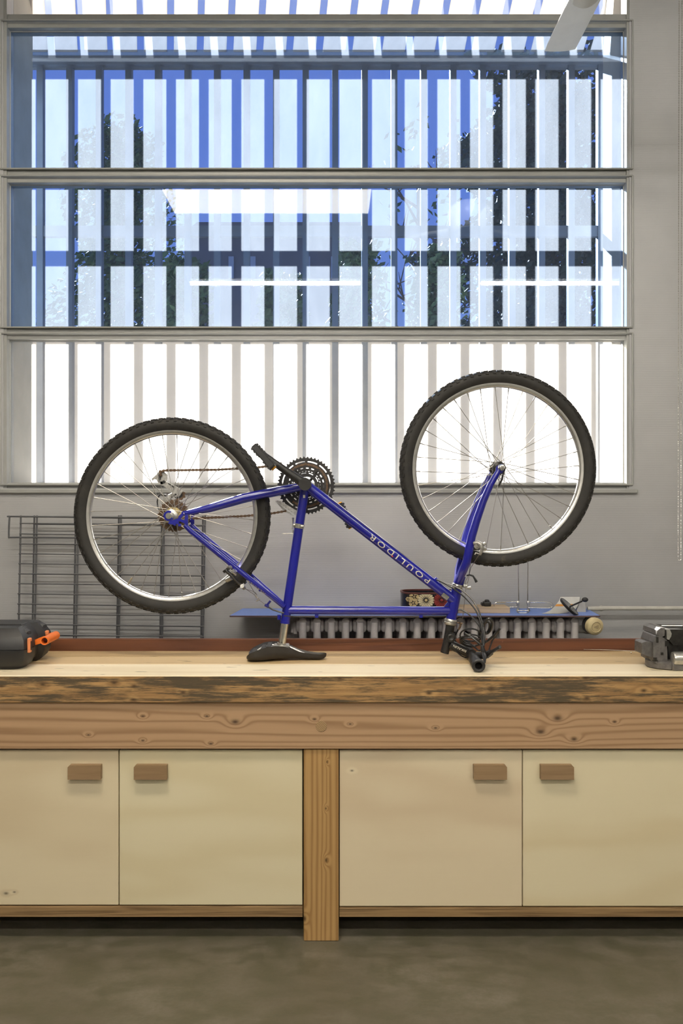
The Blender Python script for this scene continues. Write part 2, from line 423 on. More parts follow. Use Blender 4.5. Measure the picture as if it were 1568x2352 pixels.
# ------------------------------------------------------------------ outside: grille, sloped roof, yard
YP = 4.0
PITCH = 67.55*YP/F
gr = thing('window_grille', 'grey steel security grille of upright bars and two rails outside the window', 'grille', (X(94, YP), YP, 1.2))
proto = None
for n in range(-3, 26):
    x = X(94, YP)+n*PITCH
    if proto is None:
        me, o = MB().box((x-.0145, YP-.018, 1.2), (x+.0145, YP+.018, 3.44)).mesh('bar', M['steel_grey'], False); proto = me
    place('bar', proto, (x, YP, 2.32), gr)
for (py0, py1) in ((520, 545), (146, 158)):
    MB().box((X(94, YP)-4*PITCH, YP-.012, Z(py1, YP)), (X(94, YP)+26*PITCH, YP+.012, Z(py0, YP))).obj('rail', M['steel_grey'], gr, smooth=False)
rf = thing('lean_to_roof', 'sloped roof of milky sheets over the window grille', 'roof', (0, 3.95, 3.43))
proto = None
dv = Vector((.20, -1, 1.24))
for n in range(-17, 11):
    xg = X(1000, 3.95)+.01+n*.1376
    a = Vector((xg+.017, 3.95, 3.452)); c_ = a+Vector((.1055, 0, 0))
    e = dv*.28; th = Vector((0, .004, .003))
    q = MB().hexa([a, c_, c_+e, a+e, a+th, c_+th, c_+e+th, a+e+th])
    if proto is None: proto, o0 = q.mesh('sheet', M['roof_sheet'], False); off = o0-a
    else: q.bm.free()
    place('sheet', proto, a+off, rf)
MB().box((X(94, YP)-3*PITCH, 3.935, 3.405), (X(94, YP)+25*PITCH, 3.975, 3.43), .003).obj('gutter', M['steel_grey'], rf, smooth=False)
MB().box((X(94, YP)-3*PITCH, 3.93, 3.432), (X(94, YP)+25*PITCH, 3.945, 3.452)).obj('dirt_edge', frost('dirty_sheet_edge', (.035, .045, .05), .45), rf, smooth=False)

struct(MB().box((-30, YO, -.2), (30, 60, -.02)).obj('ground', M['ground'], smooth=False))
tag(MB().box((-8, 7.0, -.02), (8, 7.25, Z(772, 7.0))).obj('courtyard_wall', M['yard_wall'], smooth=False), 'low pale rendered wall across the yard behind the grille', 'wall')
def tree(name, label, x, y, h, rad, m, n, leaf=.12, group=None, z0=None, bare=False):
    t = thing(name, label, 'tree', (x, y, -.02), group)
    tr = MB(); tr.tube([(x, y, -.02), (x+.1, y, h*.45), (x, y, h*.92)], [.16*h/7, .11*h/7, .03], 8)
    for k in range(16):
        a = random.random()*2*pi; z = h*(.3+.6*k/16); L = rad*(1.15-.6*k/16)
        p1 = Vector((x+cos(a)*L*.5, y+sin(a)*L*.5, z+L*.35)); p2 = Vector((x+cos(a)*L, y+sin(a)*L, z+L*(.6 if bare else .25)))
        tr.tube([(x, y, z), p1, p2], [.035, .022, .006], 5)
        if bare:
            for j in range(6):
                s = Vector((random.uniform(-.4, .4), random.uniform(-.4, .4), random.uniform(.1, .6)))
                b0 = p1.lerp(p2, random.random()); tr.tube([b0, b0+s*.6, b0+s], [.014, .01, .004], 4)
    tr.obj('trunk', M['bark'], t)
    q = MB()
    for k in range(n):
        u = random.random(); a = random.random()*2*pi; z = h*(.25+.78*u) if z0 is None else z0+(h-z0)*u
        rr = rad*sqrt(random.random())*(1.1-.75*abs(u-.4))*(.75+.35*sin(a*3+z*2.1))
        c = Vector((x+cos(a)*rr, y+sin(a)*rr, z)); d = Vector((random.gauss(0,1), random.gauss(0,1), random.gauss(0,1))).normalized()
        e = d.orthogonal().normalized()*leaf*random.uniform(.6, 1.3); f = d.cross(e)*.5
        q.bm.faces.new([q.bm.verts.new(v) for v in (c-e, c-f+d*.02, c+e, c+f)])
    stuff(q.obj('foliage', m, t, smooth=False)); return t
def at(px, y): return X(px, y)
tree('leafy_tree', 'leafy green tree beyond the grille, seen through the gaps near the reveal', at(275, 16.5), 16.5, 8.4, 1.35, M['leaf'], 14000, .075)
tree('conifer', 'dark drooping conifer seen through the grille beside the ceiling fan', at(1235, 24), 24, 13.4, 3.2, M['conifer'], 22000, .14)
tree('bare_tree', 'thin nearly bare tree between conifer and chimneys', at(960, 17), 17, 8.9, 1.3, M['leaf'], 250, .09, bare=True)
for k, (px, y, py) in enumerate(((420, 8.3, 600), (640, 8.3, 630), (815, 8.3, 560), (1000, 8.3, 575))):
    hh = Z(py, y)
    tree('hedge_tree', ['ivy-green bush above the yard wall below the left lamp reflection', 'bush above the yard wall in front of the far house',
         'bush above the yard wall, middle of the window', 'dark bush above the yard wall next to the conifer'][k], at(px, y), y, hh, .35, M['leaf'], 3500, .05, z0=1.7)
bl = thing('distant_house', 'dark distant house with chimneys on its roof beyond the trees', 'house', (at(590, 24), 24, 0))
zt = Z(536, 24)
MB().box((at(440, 24), 24, -.02), (at(850, 24), 30, zt)).obj('wall', M['far_wall'], bl, smooth=False)
MB().prism([(at(430, 24), zt), (at(860, 24), zt), (at(835, 24), zt+.25), (at(455, 24), zt+.25)], 23.8, 30.2).obj('roof', M['far_roof'], bl, smooth=False)
for (x0, x1, py) in ((459, 468, 522), (468, 478, 512), (612, 626, 514), (545, 552, 524)):
    MB().box((at(x0, 24), 25, zt), (at(x1, 24), 26, Z(py, 25))).box((at(x0, 24)-.04, 24.95, Z(py, 25)-.1), (at(x1, 24)+.04, 26.05, Z(py, 25)-.02)).obj('chimney', M['far_roof'], bl, smooth=False)
for px in (525, 575, 700, 760):
    MB().box((at(px, 24), 23.95, Z(640, 24)), (at(px+12, 24), 24.02, Z(590, 24))).obj('window', M['far_pane'], bl, smooth=False)

# ------------------------------------------------------------------ ceiling lamps (panel and front tubes seen as reflections in the panes, far tube added), fan, blind chain
lp = thing('panel_lamp', 'flat warm ceiling panel lamp mirrored in the blue window pane', 'lamp', (-.415, 1.465, 3.405))
MB().box((-1.11, 1.23, 3.407), (.28, 1.70, 3.465), .004).obj('housing', M['lamp_body'], lp, smooth=False)
MB().box((-1.09, 1.25, 3.40), (.26, 1.68, 3.408)).obj('diffuser', M['lamp_panel'], lp, smooth=False)
for x in (-.95, .2): MB().tube([(x, 1.46, 3.46), (x, 1.46, CEIL-.002)], .004, 6).obj('suspension_wire', M['steel'], lp)
for (x, y, lab) in ((-.517, -.74, 'long fluorescent tube lamp mirrored in the window below the chimneys'), (2.18, -.74, 'long fluorescent tube lamp mirrored in the window beside the conifer'),
                    (-.51, -3.2, 'far fluorescent tube lamp, added unseen to brighten the room'), (2.18, -3.2, None)):  # the far tube is an added lamp that fills the room with light
    if lab is None: continue
    t = thing('tube_lamp', lab, 'lamp', (x, y, 3.46), 'fluorescent tube lamps')
    MB().box((x-.82, y-.05, 3.47), (x+.82, y+.05, 3.53), .004).obj('housing', M['lamp_body'], t, smooth=False)
    MB().tube([(x-.79, y, 3.44), (x+.79, y, 3.44)], .016, 10).obj('tube', M['lamp_tube'], t)
    for s in (-.8, .8): MB().box((x+s-.012, y-.02, 3.42), (x+s+.012, y+.02, 3.475)).obj('tube_holder', M['lamp_body'], t, smooth=False)
    for s in (-.6, .6): MB().tube([(x+s, y, 3.52), (x+s, y, CEIL-.002)], .004, 6).obj('suspension_wire', M['steel'], t)

fz = 2.96
fc = Vector((.811, 2.20, fz+.08))
fan = thing('ceiling_fan', 'white ceiling fan with one blade hanging into the top of the window', 'fan', (fc.x, fc.y, fz))
MB().lathe((fc.x, fc.y, fz+.02), (0, 0, 1), [(.02, -.03), (.10, -.02), (.13, .02), (.13, .10), (.10, .14), (.03, .16)], 28).obj('motor', M['fan'], fan)
MB().tube([(fc.x, fc.y, fz+.16), (fc.x, fc.y, CEIL-.06)], .014, 10).obj('downrod', M['fan'], fan)
MB().lathe((fc.x, fc.y, CEIL-.1), (0, 0, 1), [(.03, 0), (.07, .06), (.07, .10)], 20).obj('canopy', M['fan'], fan)
for k in range(3):
    a = k*2*pi/3
    rot = Matrix.Rotation(a, 3, 'Z')
    def T_(x, y, z): return fc+rot @ Vector((x, y, 0))+Vector((0, 0, z-.08))
    q = MB(); rs = []
    for (yy, xl, xr, zc) in ((.47, -.052, .052, .0), (.70, -.054, .054, -.001), (.825, -.0545, .0545, -.002)):
        row = [T_(xl+(xr-xl)*j/6, yy, zc+.003*((j-3)/3)+.005*((j-3)/3)**2) for j in range(7)]
        rs.append(row+[v+Vector((0, 0, .004)) for v in row[::-1]])
    q.rings(rs); q.obj('blade', M['fan'], fan, ang=50)
    q = MB(); rs = []
    for (yy, wd, zc) in ((.12, .022, .03), (.30, .026, .03), (.43, .036, .016), (.52, .046, .006), (.545, .040, .004)):
        row = [T_(-wd+2*wd*j/6, yy, zc-.018*(1-((j-3)/3)**2)) for j in range(7)]
        rs.append(row+[v+Vector((0, 0, .006)) for v in row[::-1]])
    q.rings(rs); q.obj('blade_arm', M['fan_dark'], fan, ang=50)

bc = thing('blind_chain', 'thin metal bead chain loop of a roller blind hanging on the wall', 'chain', P(1560, 1290, 3.49))
q = MB(); yb = 3.50
xa, xb = X(1556.5, yb), X(1563, yb); step = .0070; zb = Z(1284, yb)
pts = []
z = 3.95
while z > zb: pts.append((xa+.004*(z-zb)/2, yb, z)); z -= step
for k in range(1, 4): a = pi+pi*k/4; pts.append(((xa+xb)/2+cos(a)*(xb-xa)/2, yb, zb+sin(a)*(xb-xa)/2))
while z < 3.95: pts.append((xb+.004*(z-zb)/2, yb, z)); z += step
tm = bmesh.new(); bmesh.ops.create_icosphere(tm, subdivisions=1, radius=.0026)
tv = [v.co.copy() for v in tm.verts]; tf = [[v.index for v in f.verts] for f in tm.faces]; tm.free()
for p in pts:
    vs = [q.bm.verts.new(v+Vector(p)) for v in tv]
    for f in tf: q.bm.faces.new([vs[i] for i in f])
stuff(q.obj('bead', M['chain'], bc))
MB().box((xa-.02, yb-.03, 3.94), (xb+.03, YW, 4.0), .004).obj('bracket', M['fan'], bc, smooth=False)

# ------------------------------------------------------------------ workbench
DROP = .510; ZB = H-DROP
YF = DROP*F/(1552-CY); YBK = DROP*F/(1495-CY)       # front and back edge of the bench top
BX0, BX1 = -1.75, 1.95
kx = lambda px: X(px, YF)
kz = lambda py: Z(py, YF)
wtop = [wood('bench_top_planed_%d' % i, l, d, .5, 7, 9, seed=i*3.1, rough=.42, contrast=.6, fine=.2, marks=.69) for i, (l, d) in
        enumerate((((.92, .82, .62), (.68, .54, .34)), ((.64, .48, .27), (.44, .30, .14)), ((.56, .41, .22), (.38, .25, .115))))]
edge_knots = [(kx(p), kz(q), YF, r) for p, q, r in ((98, 1572, .011), (262, 1568, .012), (308, 1576, .007), (306, 1607, .007), (420, 1590, .008),
              (1128, 1582, .012), (985, 1592, .009), (1345, 1557, .010), (1347, 1604, .009), (1478, 1586, .010), (3, 1576, .008), (780, 1558, .008))]
wedge = wood('bench_edge_weathered', (.46, .275, .11), (.25, .135, .05), .9, 22, 12, knots=edge_knots, seed=2.2, rough=.75, dirt=(.050, .042, .026), fine=.5, kring=.4)
bench = thing('workbench', 'long timber workbench with weathered plank edge, thick planed top and square leg', 'workbench', (X(737, 2.64), 2.85, 0))
ys = [YF, 2.815, 2.95, YBK]
for i in range(3):
    q = MB(); q.box((BX0, ys[i]+(.0007 if i else 0), ZB-.083), (BX1, ys[i+1]-.0007, ZB), .0022)
    if i == 0:
        for f in q.bm.faces:
            if f.calc_center_median().y < YF+.0018 and f.calc_center_median().z < ZB-.004: f.material_index = 1
    o = q.obj('plank', [wtop[i], wedge], bench, smooth=False)
    if i == 0: o['label'] = 'front plank, pale planed top and dark weathered edge'
# small dark marks pressed into the top
YBM = YF+.012
bk = [(X(p, YBM), Z(q, YBM), YBM, r) for p, q, r in ((540, 1658, .013), (475, 1645, .006), (328, 1645, .006), (328, 1701, .006), (484, 1708, .006), (203, 1688, .005),
      (1280, 1650, .014), (1241, 1681, .013), (1318, 1698, .010), (1411, 1658, .006), (1000, 1672, .006), (804, 1663, .005), (722, 1652, .006))]
mbeam = wood('larch_beam', (.45, .29, .165), (.26, .145, .070), .42, 9, 17, knots=bk, seed=5.3, rough=.6, contrast=1.1, fine=.14, lin=230, sharp=3.0, kring=.5)
MB().box((BX0, YBM, Z(1720.5, YBM)), (BX1, YBM+.06, ZB-.0835-.0005), .002).obj('apron', mbeam, bench, smooth=False)
YLG = YBM+.008
lk = [(X(p, YLG), Z(q, YLG), YLG, r) for p, q, r in ((749, 1976, .007), (748, 1857, .004), (751, 1750, .004), (699, 2110, .009))]
mleg = wood('pine_leg', (.46, .285, .11), (.25, .125, .036), .5, 15, 12, axis='z', knots=lk, seed=8.4, rough=.65, contrast=1., fine=.25, lin=330)
MB().box((X(697, YLG), YLG, 0), (X(777.5, YLG), YLG+.10, Z(1721, YLG)), .003).obj('leg', mleg, bench, smooth=False)
for x in (BX0+.05, BX1-.15):
    MB().box((x, YLG, 0), (x+.11, YLG+.10, Z(1721, YLG)), .003).obj('leg', mleg, bench, smooth=False)
for x in (BX0+.05, X(697, YLG), BX1-.15):
    MB().box((x, YBK-.12, 0), (x+.11, YBK-.02, ZB-.084), .003).obj('leg', mleg, bench, smooth=False)
q = MB().lathe((X(737.5, YBM), YBM+.01, Z(1668, YBM)), (0, -1, 0), [(.017, -.02), (.017, .0108), (.0165, .0116)], 28)
def dowelmat():
    t = NT('dowel_end_grain'); p = t.mapv(t.objc(), (1, 1, 1)); sp = t.n('SeparateXYZ'); t.set(sp.inputs[0], p)
    a = t.math('ADD', t.math('MULTIPLY', sp.outputs['X'], 900), t.math('MULTIPLY', sp.outputs['Z'], -1250))
    a = t.math('ADD', a, t.math('MULTIPLY', t.noise(p, 60, 2), 5))
    return t.bsdf(t.ramp(t.math('SINE', a), [(.3, (.42, .28, .14)), (.9, (.10, .055, .022))]), .6)
q.obj('dowel', dowelmat(), bench)['label'] = 'round dowel end with slanted grain'
YS = YBK+.004
MB().box((BX0, YS, ZB-.05), (BX1, YS+.022, Z(1468, YS)), .001).obj('back_board', M['brown_strip'], bench, smooth=False)

# cabinets below the bench
YD = YLG+.010
def polym(name, l, d, seed, knots=()):
    return wood(name, l, d, .9, 3.4, 5.5, seed=seed, rough=.5, contrast=.75, fine=.04, knots=knots, kring=.5, sharp=5.0)
doorm = [polym('poplar_door_a', (.70, .61, .43), (.54, .43, .275), 1.3, [(X(14, YD), Z(2052, YD), YD, .008), (X(33, YD), Z(2049, YD), YD, .005)]),
         polym('poplar_door_b', (.71, .64, .45), (.60, .51, .315), 2.9),
         polym('poplar_door_c', (.70, .605, .43), (.545, .425, .28), 4.7, [(X(808, YD), Z(1770, YD), YD, .005)]),
         polym('poplar_door_d', (.71, .635, .445), (.60, .495, .30), 6.2)]
mply = wood('plywood_edge', (.30, .19, .085), (.13, .075, .03), 2, 70, 9, seed=3.3, rough=.7, fine=.5)
mhan = wood('oak_handle', (.29, .19, .10), (.20, .12, .058), 3, 40, 8, seed=1.1, rough=.55, contrast=.6, fine=.25)
for side, (l, r, split, dx0, dx1, hs, lab) in enumerate((
        (BX0+.17, X(695, YD), X(273, YD), None, None, (193, 345), 'cabinet with pale poplar doors on the side of the black tool case'),
        (X(779, YD), BX1-.16, X(1199.5, YD), None, None, (1126, 1280), 'cabinet with pale poplar doors below handlebar and vise'))):
    zb_, zt_ = Z(2105, YD), Z(1723, YD)
    cb = thing('cabinet', lab, 'cabinet', ((l+r)/2, 2.85, 0))
    zdoor = Z(2081.5 if side else 2078.5, YD)
    q = MB(); q.box((l, YD+.022, zdoor), (l+.018, 3.04, zt_)).box((r-.018, YD+.022, zdoor), (r, 3.04, zt_)).box((l, 3.022, zdoor), (r, 3.04, zt_))
    q.obj('body', M['dark'], cb, smooth=False)
    MB().box((l, YD-.004, zb_), (r, 3.04, zdoor-.004), .001).obj('base_board', mply, cb, smooth=False)
    for j, (a, c) in enumerate(((l+.001, split-.0015), (split+.0015, r-.001))):
        d = MB().box((a, YD, zdoor), (c, YD+.019, zt_), .0012).obj('door', doorm[side*2+j], cb, smooth=False)
        hx = hs[j]; yh = YD-.022
        x0, x1 = X(hx-38, yh), X(hx+38, yh); z0, z1 = Z(1791, yh), Z(1758, yh); ch = .006
        poly = [(x0, z0), (x1, z0), (x1, z1), (x0+ch, z1), (x0, z1-ch)] if side == 0 else [(x0, z0), (x1, z0), (x1, z1-ch), (x1-ch, z1), (x0, z1)]
        q = MB(); q.prism(poly, yh, YD-.004)
        q.box((x0+.004, YD-.006, z0+.012), (x1-.003, YD+.001, z1-.002))
        q.obj('handle', mhan, d, smooth=False)

# ------------------------------------------------------------------ bicycle (upside down on saddle and bar)
DB = 2.9
def B(px, py, dy=0.): return Vector(((px-CX)*DB/F, DB+dy, H-(py-CY)*DB/F))
def Bn(px, py, dy): return P(px, py, DB+dy)
def Bm(px, py, dy=0.):         # measured on the near side of the bicycle, mirrored for the far side
    v = P(px, py, DB-abs(dy)); v.y = DB+dy; return v
K = DB/F
bike = thing('bicycle', 'blue mountain bike standing upside down on saddle and handlebar', 'bicycle', (B(850, 0).x, DB, ZB))
BB = B(702, 1114); RH = B(396, 1184.5); FH = B(1142, 1076)
fr = MB()
bl_ = M['blue']
fr.tube([B(700, 1122), B(686, 1214), B(660, 1390), B(654, 1431)], .0158, 18)                 # seat tube
fr.tube([B(661, 1401), B(1036, 1403)], .0148, 18)                                            # top tube
fr.tube([B(706, 1117), B(1042, 1378)], .0180, 18)                                            # down tube
fr.tube([B(1050, 1347), B(1035, 1424)], .0178, 20)                                           # head tube
fr.tube([BB+Vector((0, -.036, 0)), BB+Vector((0, .036, 0))], .021, 20)                       # bottom bracket shell
fr.prism([(B(1000, 1388).x, B(0, 1388).z), (B(1030, 1388).x, B(0, 1388).z), (B(1033, 1365).x, B(0, 1365).z), (B(1018, 1358).x, B(0, 1358).z)][:0] or
         [(B(1020, 1392).x, B(0, 1392).z), (B(1034, 1392).x, B(0, 1392).z), (B(1036, 1372).x, B(0, 1372).z)], DB-.006, DB+.006)
for s in (-1, 1):
    d0, d1 = s*.062, s*.030
    fr.tube([Bm(424, 1179, d0), Bm(470, 1169, d0*.98), Bm(560, 1143, d0*.82), Bm(640, 1127, s*.040), Bm(697, 1116, d1)], [.008, .0115, .0148, .0148, .013], 14)
    fr.tube([Bm(424, 1206, d0), Bm(440, 1222, d0), Bm(566, 1324, s*.05), Bm(652, 1393, s*.016)], [.0075, .0088, .0092, .0085], 12)
    fr.tube([Bm(575, 1335, s*.045), Bm(578, 1338, s*.02)], .006, 8)
# brake bridge and cable stop arm
fr.tube([B(600, 1352, -.04), B(600, 1352, .04)], .007, 8)
fr.tube([B(621, 1380, 0), B(612, 1391, 0)], .004, 8); fr.tube([B(608, 1389, 0), B(617, 1394, 0)], .005, 8)
fr.tube([B(641, 1411, -.012), B(641, 1422, -.012)], .006, 8)
for px in (727, 966): fr.box(B(px-4, 1417, -.004)-Vector((0, .003, .002)), B(px+4, 1412, .004)+Vector((0, .003, .002)))
fr.tube([B(998, 1328, -.004), B(1004, 1333, -.004)], .006, 8)
frame = fr.obj('frame', bl_, bike, ang=60)
# dropouts: hooked plate with triangular window
def dropout(s):
    q = MB(); y = DB+s*.064
    c = RH
    pts = []
    outer = [(-.5+.0, 0)]
    ring_o = [(c.x+.0175*cos(a), c.z+.0175*sin(a)) for a in [R(t) for t in range(60, 331, 15)]]
    ring_i = [(c.x+.0105*cos(a), c.z+.0105*sin(a)) for a in [R(t) for t in range(60, 331, 15)]]
    for i in range(len(ring_o)-1):
        q.prism([ring_o[i], ring_o[i+1], ring_i[i+1], ring_i[i]], y-.003, y+.003)
    def S(px, py): v = Bm(px, py, s*.064); return (v.x, v.z)
    for k_, poly in enumerate(([(386, 1203), (389, 1197), (398, 1194), (411, 1190), (411, 1203), (398, 1205)], [(409, 1196), (432, 1205), (430, 1197), (409, 1190)], [(408, 1194), (413, 1194), (424, 1181), (419, 1177), (410, 1186)], [(424, 1205), (432, 1205), (432, 1176), (425, 1176)],
                 [(416, 1178), (432, 1178), (432, 1172), (420, 1174)], [(398, 1201), (404, 1201), (404, 1207), (399, 1207)], [(409, 1202), (416, 1203), (416, 1209), (410, 1209)])):
        q.prism([S(*p) for p in poly], y-.003-.00025*(k_+1), y+.003+.00025*(k_+1))
    return q.obj('dropout', bl_, frame, smooth=False)
dropout(-1); dropout(1)
# lettering on the tubes
def text_on_tube(txt, a, b, r, size, mat, parent, name, dist=0., spacing=1.0, red_dot=None):
    """letters read from a to b along the tube axis a-b (world points in the plane y = a.y)"""
    cu = bpy.data.curves.new('lettering', 'FONT'); cu.body = txt; cu.size = size; cu.align_x = 'CENTER'; cu.align_y = 'CENTER'; cu.space_character = spacing; cu.resolution_u = 3
    to = bpy.data.objects.new('lettering_tmp', cu); COL.objects.link(to)
    dg = bpy.context.evaluated_depsgraph_get(); me = bpy.data.meshes.new_from_object(to.evaluated_get(dg)); bpy.data.objects.remove(to)
    m = bmesh.new(); m.from_mesh(me); bpy.data.meshes.remove(me)
    bmesh.ops.subdivide_edges(m, edges=[e for e in m.edges if e.calc_length() > size*.25], cuts=2)
    ax = (b-a).normalized(); up = Vector((0, -1, 0)).cross(ax)*-1
    up = ax.cross(Vector((0, 1, 0))); up = -up if False else up
    mid = (a+b)/2
    W = max(v.co.x for v in m.verts)-min(v.co.x for v in m.verts); L = (b-a).length; k = L/W
    xm = (max(v.co.x for v in m.verts)+min(v.co.x for v in m.verts))/2
    ymn = min(v.co.y for v in m.verts); ymx = max(v.co.y for v in m.verts)
    for v in m.verts:
        u = (v.co.x-xm)*k; t = (v.co.y-(ymn+ymx)/2)+dist
        y = -sqrt(max(r*r-t*t, 1e-8))-.0004
        v.co = mid+ax*u+up*t+Vector((0, y, 0))
    q = MB(); q.bm.free(); q.bm = m
    geo = bmesh.ops.extrude_face_region(m, geom=m.faces[:])
    bmesh.ops.translate(m, vec=(0, .0003, 0), verts=[g for g in geo['geom'] if isinstance(g, bmesh.types.BMVert)])
    return q.obj(name, mat, parent, smooth=False)
dt0, dt1 = B(706, 1117), B(1042, 1378); dax = (dt1-dt0).normalized()
def along(px):   # point on the down tube axis at photo column px (in plane)
    return dt0+(dt1-dt0)*((px-706)/(1042-706))
text_on_tube('POULIDOR', along(985), along(850), .0180, .0245, M['letter'], frame, 'lettering', dist=.003, spacing=1.45)['label'] = 'large cream lettering on the down tube, upside down'
rd = along(904.5)+Vector((0, -.0148, 0)); nrm = dax.cross(Vector((0, 1, 0)));
if nrm.z > 0: nrm = -nrm
q = MB().ball(rd+nrm*.0108, .0028, 8, 6, (1, .4, 1)); q.obj('red_dot', M['letter_red'], frame)
ss0, ss1 = B(566, 1324, -.05), B(652, 1393, -.016)
def onss(px): return ss0+(ss1-ss0)*((px-566)/(652-566))
text_on_tube('MERCIER', onss(611)+Vector((0,0,0)), onss(573), .0093, .0085, M['letter_gold'], frame, 'lettering', dist=.002, spacing=1.6)['label'] = 'small gold lettering on the seat stay, upside down'
MB().box(B(699, 1141, -.0165)-Vector((.004, 0, .004)), B(699, 1141, -.0145)+Vector((.003, 0, .006))).obj('seat_tube_sticker', M['letter'], frame, smooth=False)
MB().box(Vector((0,0,0)), Vector((.001,.001,.001))).bm.free()

# fork
fk = MB()
blade = [(1057, 1338), (1064, 1312), (1071, 1292), (1077.5, 1262), (1083, 1232), (1095, 1192), (1109, 1152), (1127, 1111), (1143, 1084), (1147, 1078)]
for s in (-1, 1):
    pts = []
    for i, (px, py) in enumerate(blade):
        dy = s*min(.056, .012+.030*i) if i < 2 else s*(.052+.0008*i)
        nx, ny = px, py
        dd = -.056     # photo positions are those of the near blade
        v = Bn(px, py, dd); pts.append(Vector((v.x, DB+dy, v.z)))
    fk.tube(pts, [.0125, .0142, .0146, .0146, .0142, .0135, .0125, .011, .0095, .008], 16)
    e = pts[-1]
    fk.lathe((e.x, DB+s*.0575, e.z), (0, 1, 0), [(.014, -.0025), (.014, .0025)], 20)
cr_ = Bn(1056, 1336, -.02)
fk.tube([B(1058, 1322), B(1052, 1341)], [.017, .0178], 18)
fork = fk.obj('fork', bl_, bike, ang=60)
MB().lathe(B(1050, 1343), (B(1035, 1424)-B(1050, 1347)), [(.017, -.004), (.0205, -.002), (.0215, .003), (.0185, .006), (.0205, .009), (.0195, .013)], 24).obj('headset_cup', M['chrome'], bike)
MB().lathe(B(1035, 1424), (B(1035, 1424)-B(1050, 1347)), [(.0185, -.004), (.0215, .0), (.0215, .004), (.019, .006), (.0215, .009), (.0205, .015), (.016, .018)], 24).obj('headset_cup', M['steel'], bike)

# wheels
def wheel(name, c, Ro=.334, seed=0, rear=False):
    rim = MB()
    rim.lathe(c, (0, 1, 0), [(.2915, -.012), (.2925, -.0125), (.283, -.0125), (.277, -.009), (.2745, 0), (.277, .009), (.283, .0125), (.2925, .0125), (.2915, .012), (.2855, .004), (.2855, -.004)], 96, closed=True)
    wh = rim.obj(name, M['alu'], bike, ang=50)
    q = MB()
    prof = [(.287, -.010), (.292, -.0145), (.301, -.0205), (.311, -.0232), (.320, -.0215), (.3265, -.016), (.3295, -.008), (.3305, 0)]
    prof = prof+[(r, -y) for r, y in prof[-2::-1]]+[(.286, .006), (.286, -.006)]
    q.lathe(c, (0, 1, 0), prof, 120, closed=True)
    tire = q.obj('tire', M['tire'], wh, ang=60)
    # tread blocks: three rows, real blocks joined in one part
    q = MB(); n = 78
    for i in range(n):
        for (off, yy, tl, w_, l_, dr) in ((0, 0, 0, .006, .0085, .0), (.5, -.0125, R(32), .0045, .0065, -.0035), (.5, .0125, -R(32), .0045, .0065, -.0035), (0, -.0198, R(58), .0028, .006, -.0105), (0, .0198, -R(58), .0028, .006, -.0105)):
            a = 2*pi*(i+off)/n; r = .3305+dr
            m = Matrix.Rotation(-a, 3, 'Y')
            bx = Matrix.Rotation(tl, 3, 'Z')
            rot = m @ Matrix(((0,0,1),(0,1,0),(-1,0,0))).to_3x3() if False else m
            pc = Vector(c)+m @ Vector((r, yy, 0))
            # block: radial = local x, width = local y, tangential = local z
            rr = m @ Matrix.Rotation(-tl if yy else 0, 3, 'Z')
            hx, hy, hz = .0036, w_, l_
            vs = [q.bm.verts.new(pc+rr @ Vector((sx*hx*1.0, sy*hy*(.86 if sx > 0 else 1), sz*hz*(.82 if sx > 0 else 1)))) for sx in (-1, 1) for sy in (-1, 1) for sz in (-1, 1)]
            for f in ((0,1,3,2),(4,6,7,5),(0,4,5,1),(2,3,7,6),(0,2,6,4),(1,5,7,3)): q.bm.faces.new([vs[k] for k in f])
    stuff(q.obj('tread', M['tire'], wh, smooth=False))
    # hub
    y0, y1 = -.030, (.022 if rear else .030)
    MB().lathe(c, (0, 1, 0), [(.012, -.046), (.013, -.036), (.022, y0-.002), (.022, y0+.002), (.012, y0+.006), (.010, 0), (.012, y1-.006), (.022, y1-.002), (.022, y1+.002), (.013, .036), (.012, .046)], 28).obj('hub', M['steel'] if rear else M['black_metal'], wh)
    ax = .074 if rear else .062
    MB().tube([Vector(c)+Vector((0, -ax, 0)), Vector(c)+Vector((0, ax, 0))], .005, 12).lathe(c, (0, 1, 0), [(.0105, -ax+.004), (.0115, -ax+.009), (.0115, -ax+.012), (.008, -ax+.013)], 12).lathe(c, (0, 1, 0), [(.009, ax-.013), (.009, ax-.004)], 6).obj('axle', M['chrome'], wh)
    # spokes
    k = 0
    protos = []
    for (ys, cs) in ((y0, 1), (y0, -1), (y1, 1), (y1, -1)):
        ah = cs*R(64)
        p0 = Vector((cos(ah)*.020, ys, sin(ah)*.020)); p1 = Vector((.2765, ys*.12, 0))
        q = MB(); q.tube([p0, p0.lerp(p1, .95)], .0012, 6); q.tube([p0.lerp(p1, .945), p1], .0019, 6)
        me, _ = q.mesh('spoke', M['spoke'], True, origin=(0, 0, 0)); protos.append(me)
    off = R(seed)
    for i in range(36):
        place('spoke', protos[(0, 2, 1, 3)[i % 4]], c, wh, (0, off+2*pi*i/36, 0))
    return wh, tire
rw, _ = wheel('rear_wheel', RH, seed=3, rear=True)
fw, _ = wheel('front_wheel', FH, seed=8)
def radial(c, ang_deg, r, y=0): a = R(ang_deg); return Vector(c)+Vector((cos(a)*r, y, sin(a)*r))
MB().tube([radial(RH, 237, .2755), radial(RH, 237, .252)], [.0032, .0028], 8).obj('valve', M['gold_steel'], rw)
# quick release lever at the front hub
q = MB(); qa = Vector((FH.x, DB-.062, FH.z))
q.lathe(qa, (0, -1, 0), [(.011, 0), (.0115, .006), (.008, .011), (.004, .012)], 18)
q.obj('quick_release_nut', M['chrome'], bike)
q = MB(); q.tube([Bn(1156, 1084, -.07), Bn(1153, 1100, -.072), Bn(1144, 1117, -.070)], [.005, .007, .0055], 10, flat=.5); q.obj('quick_release_lever', M['black_metal'], bike)

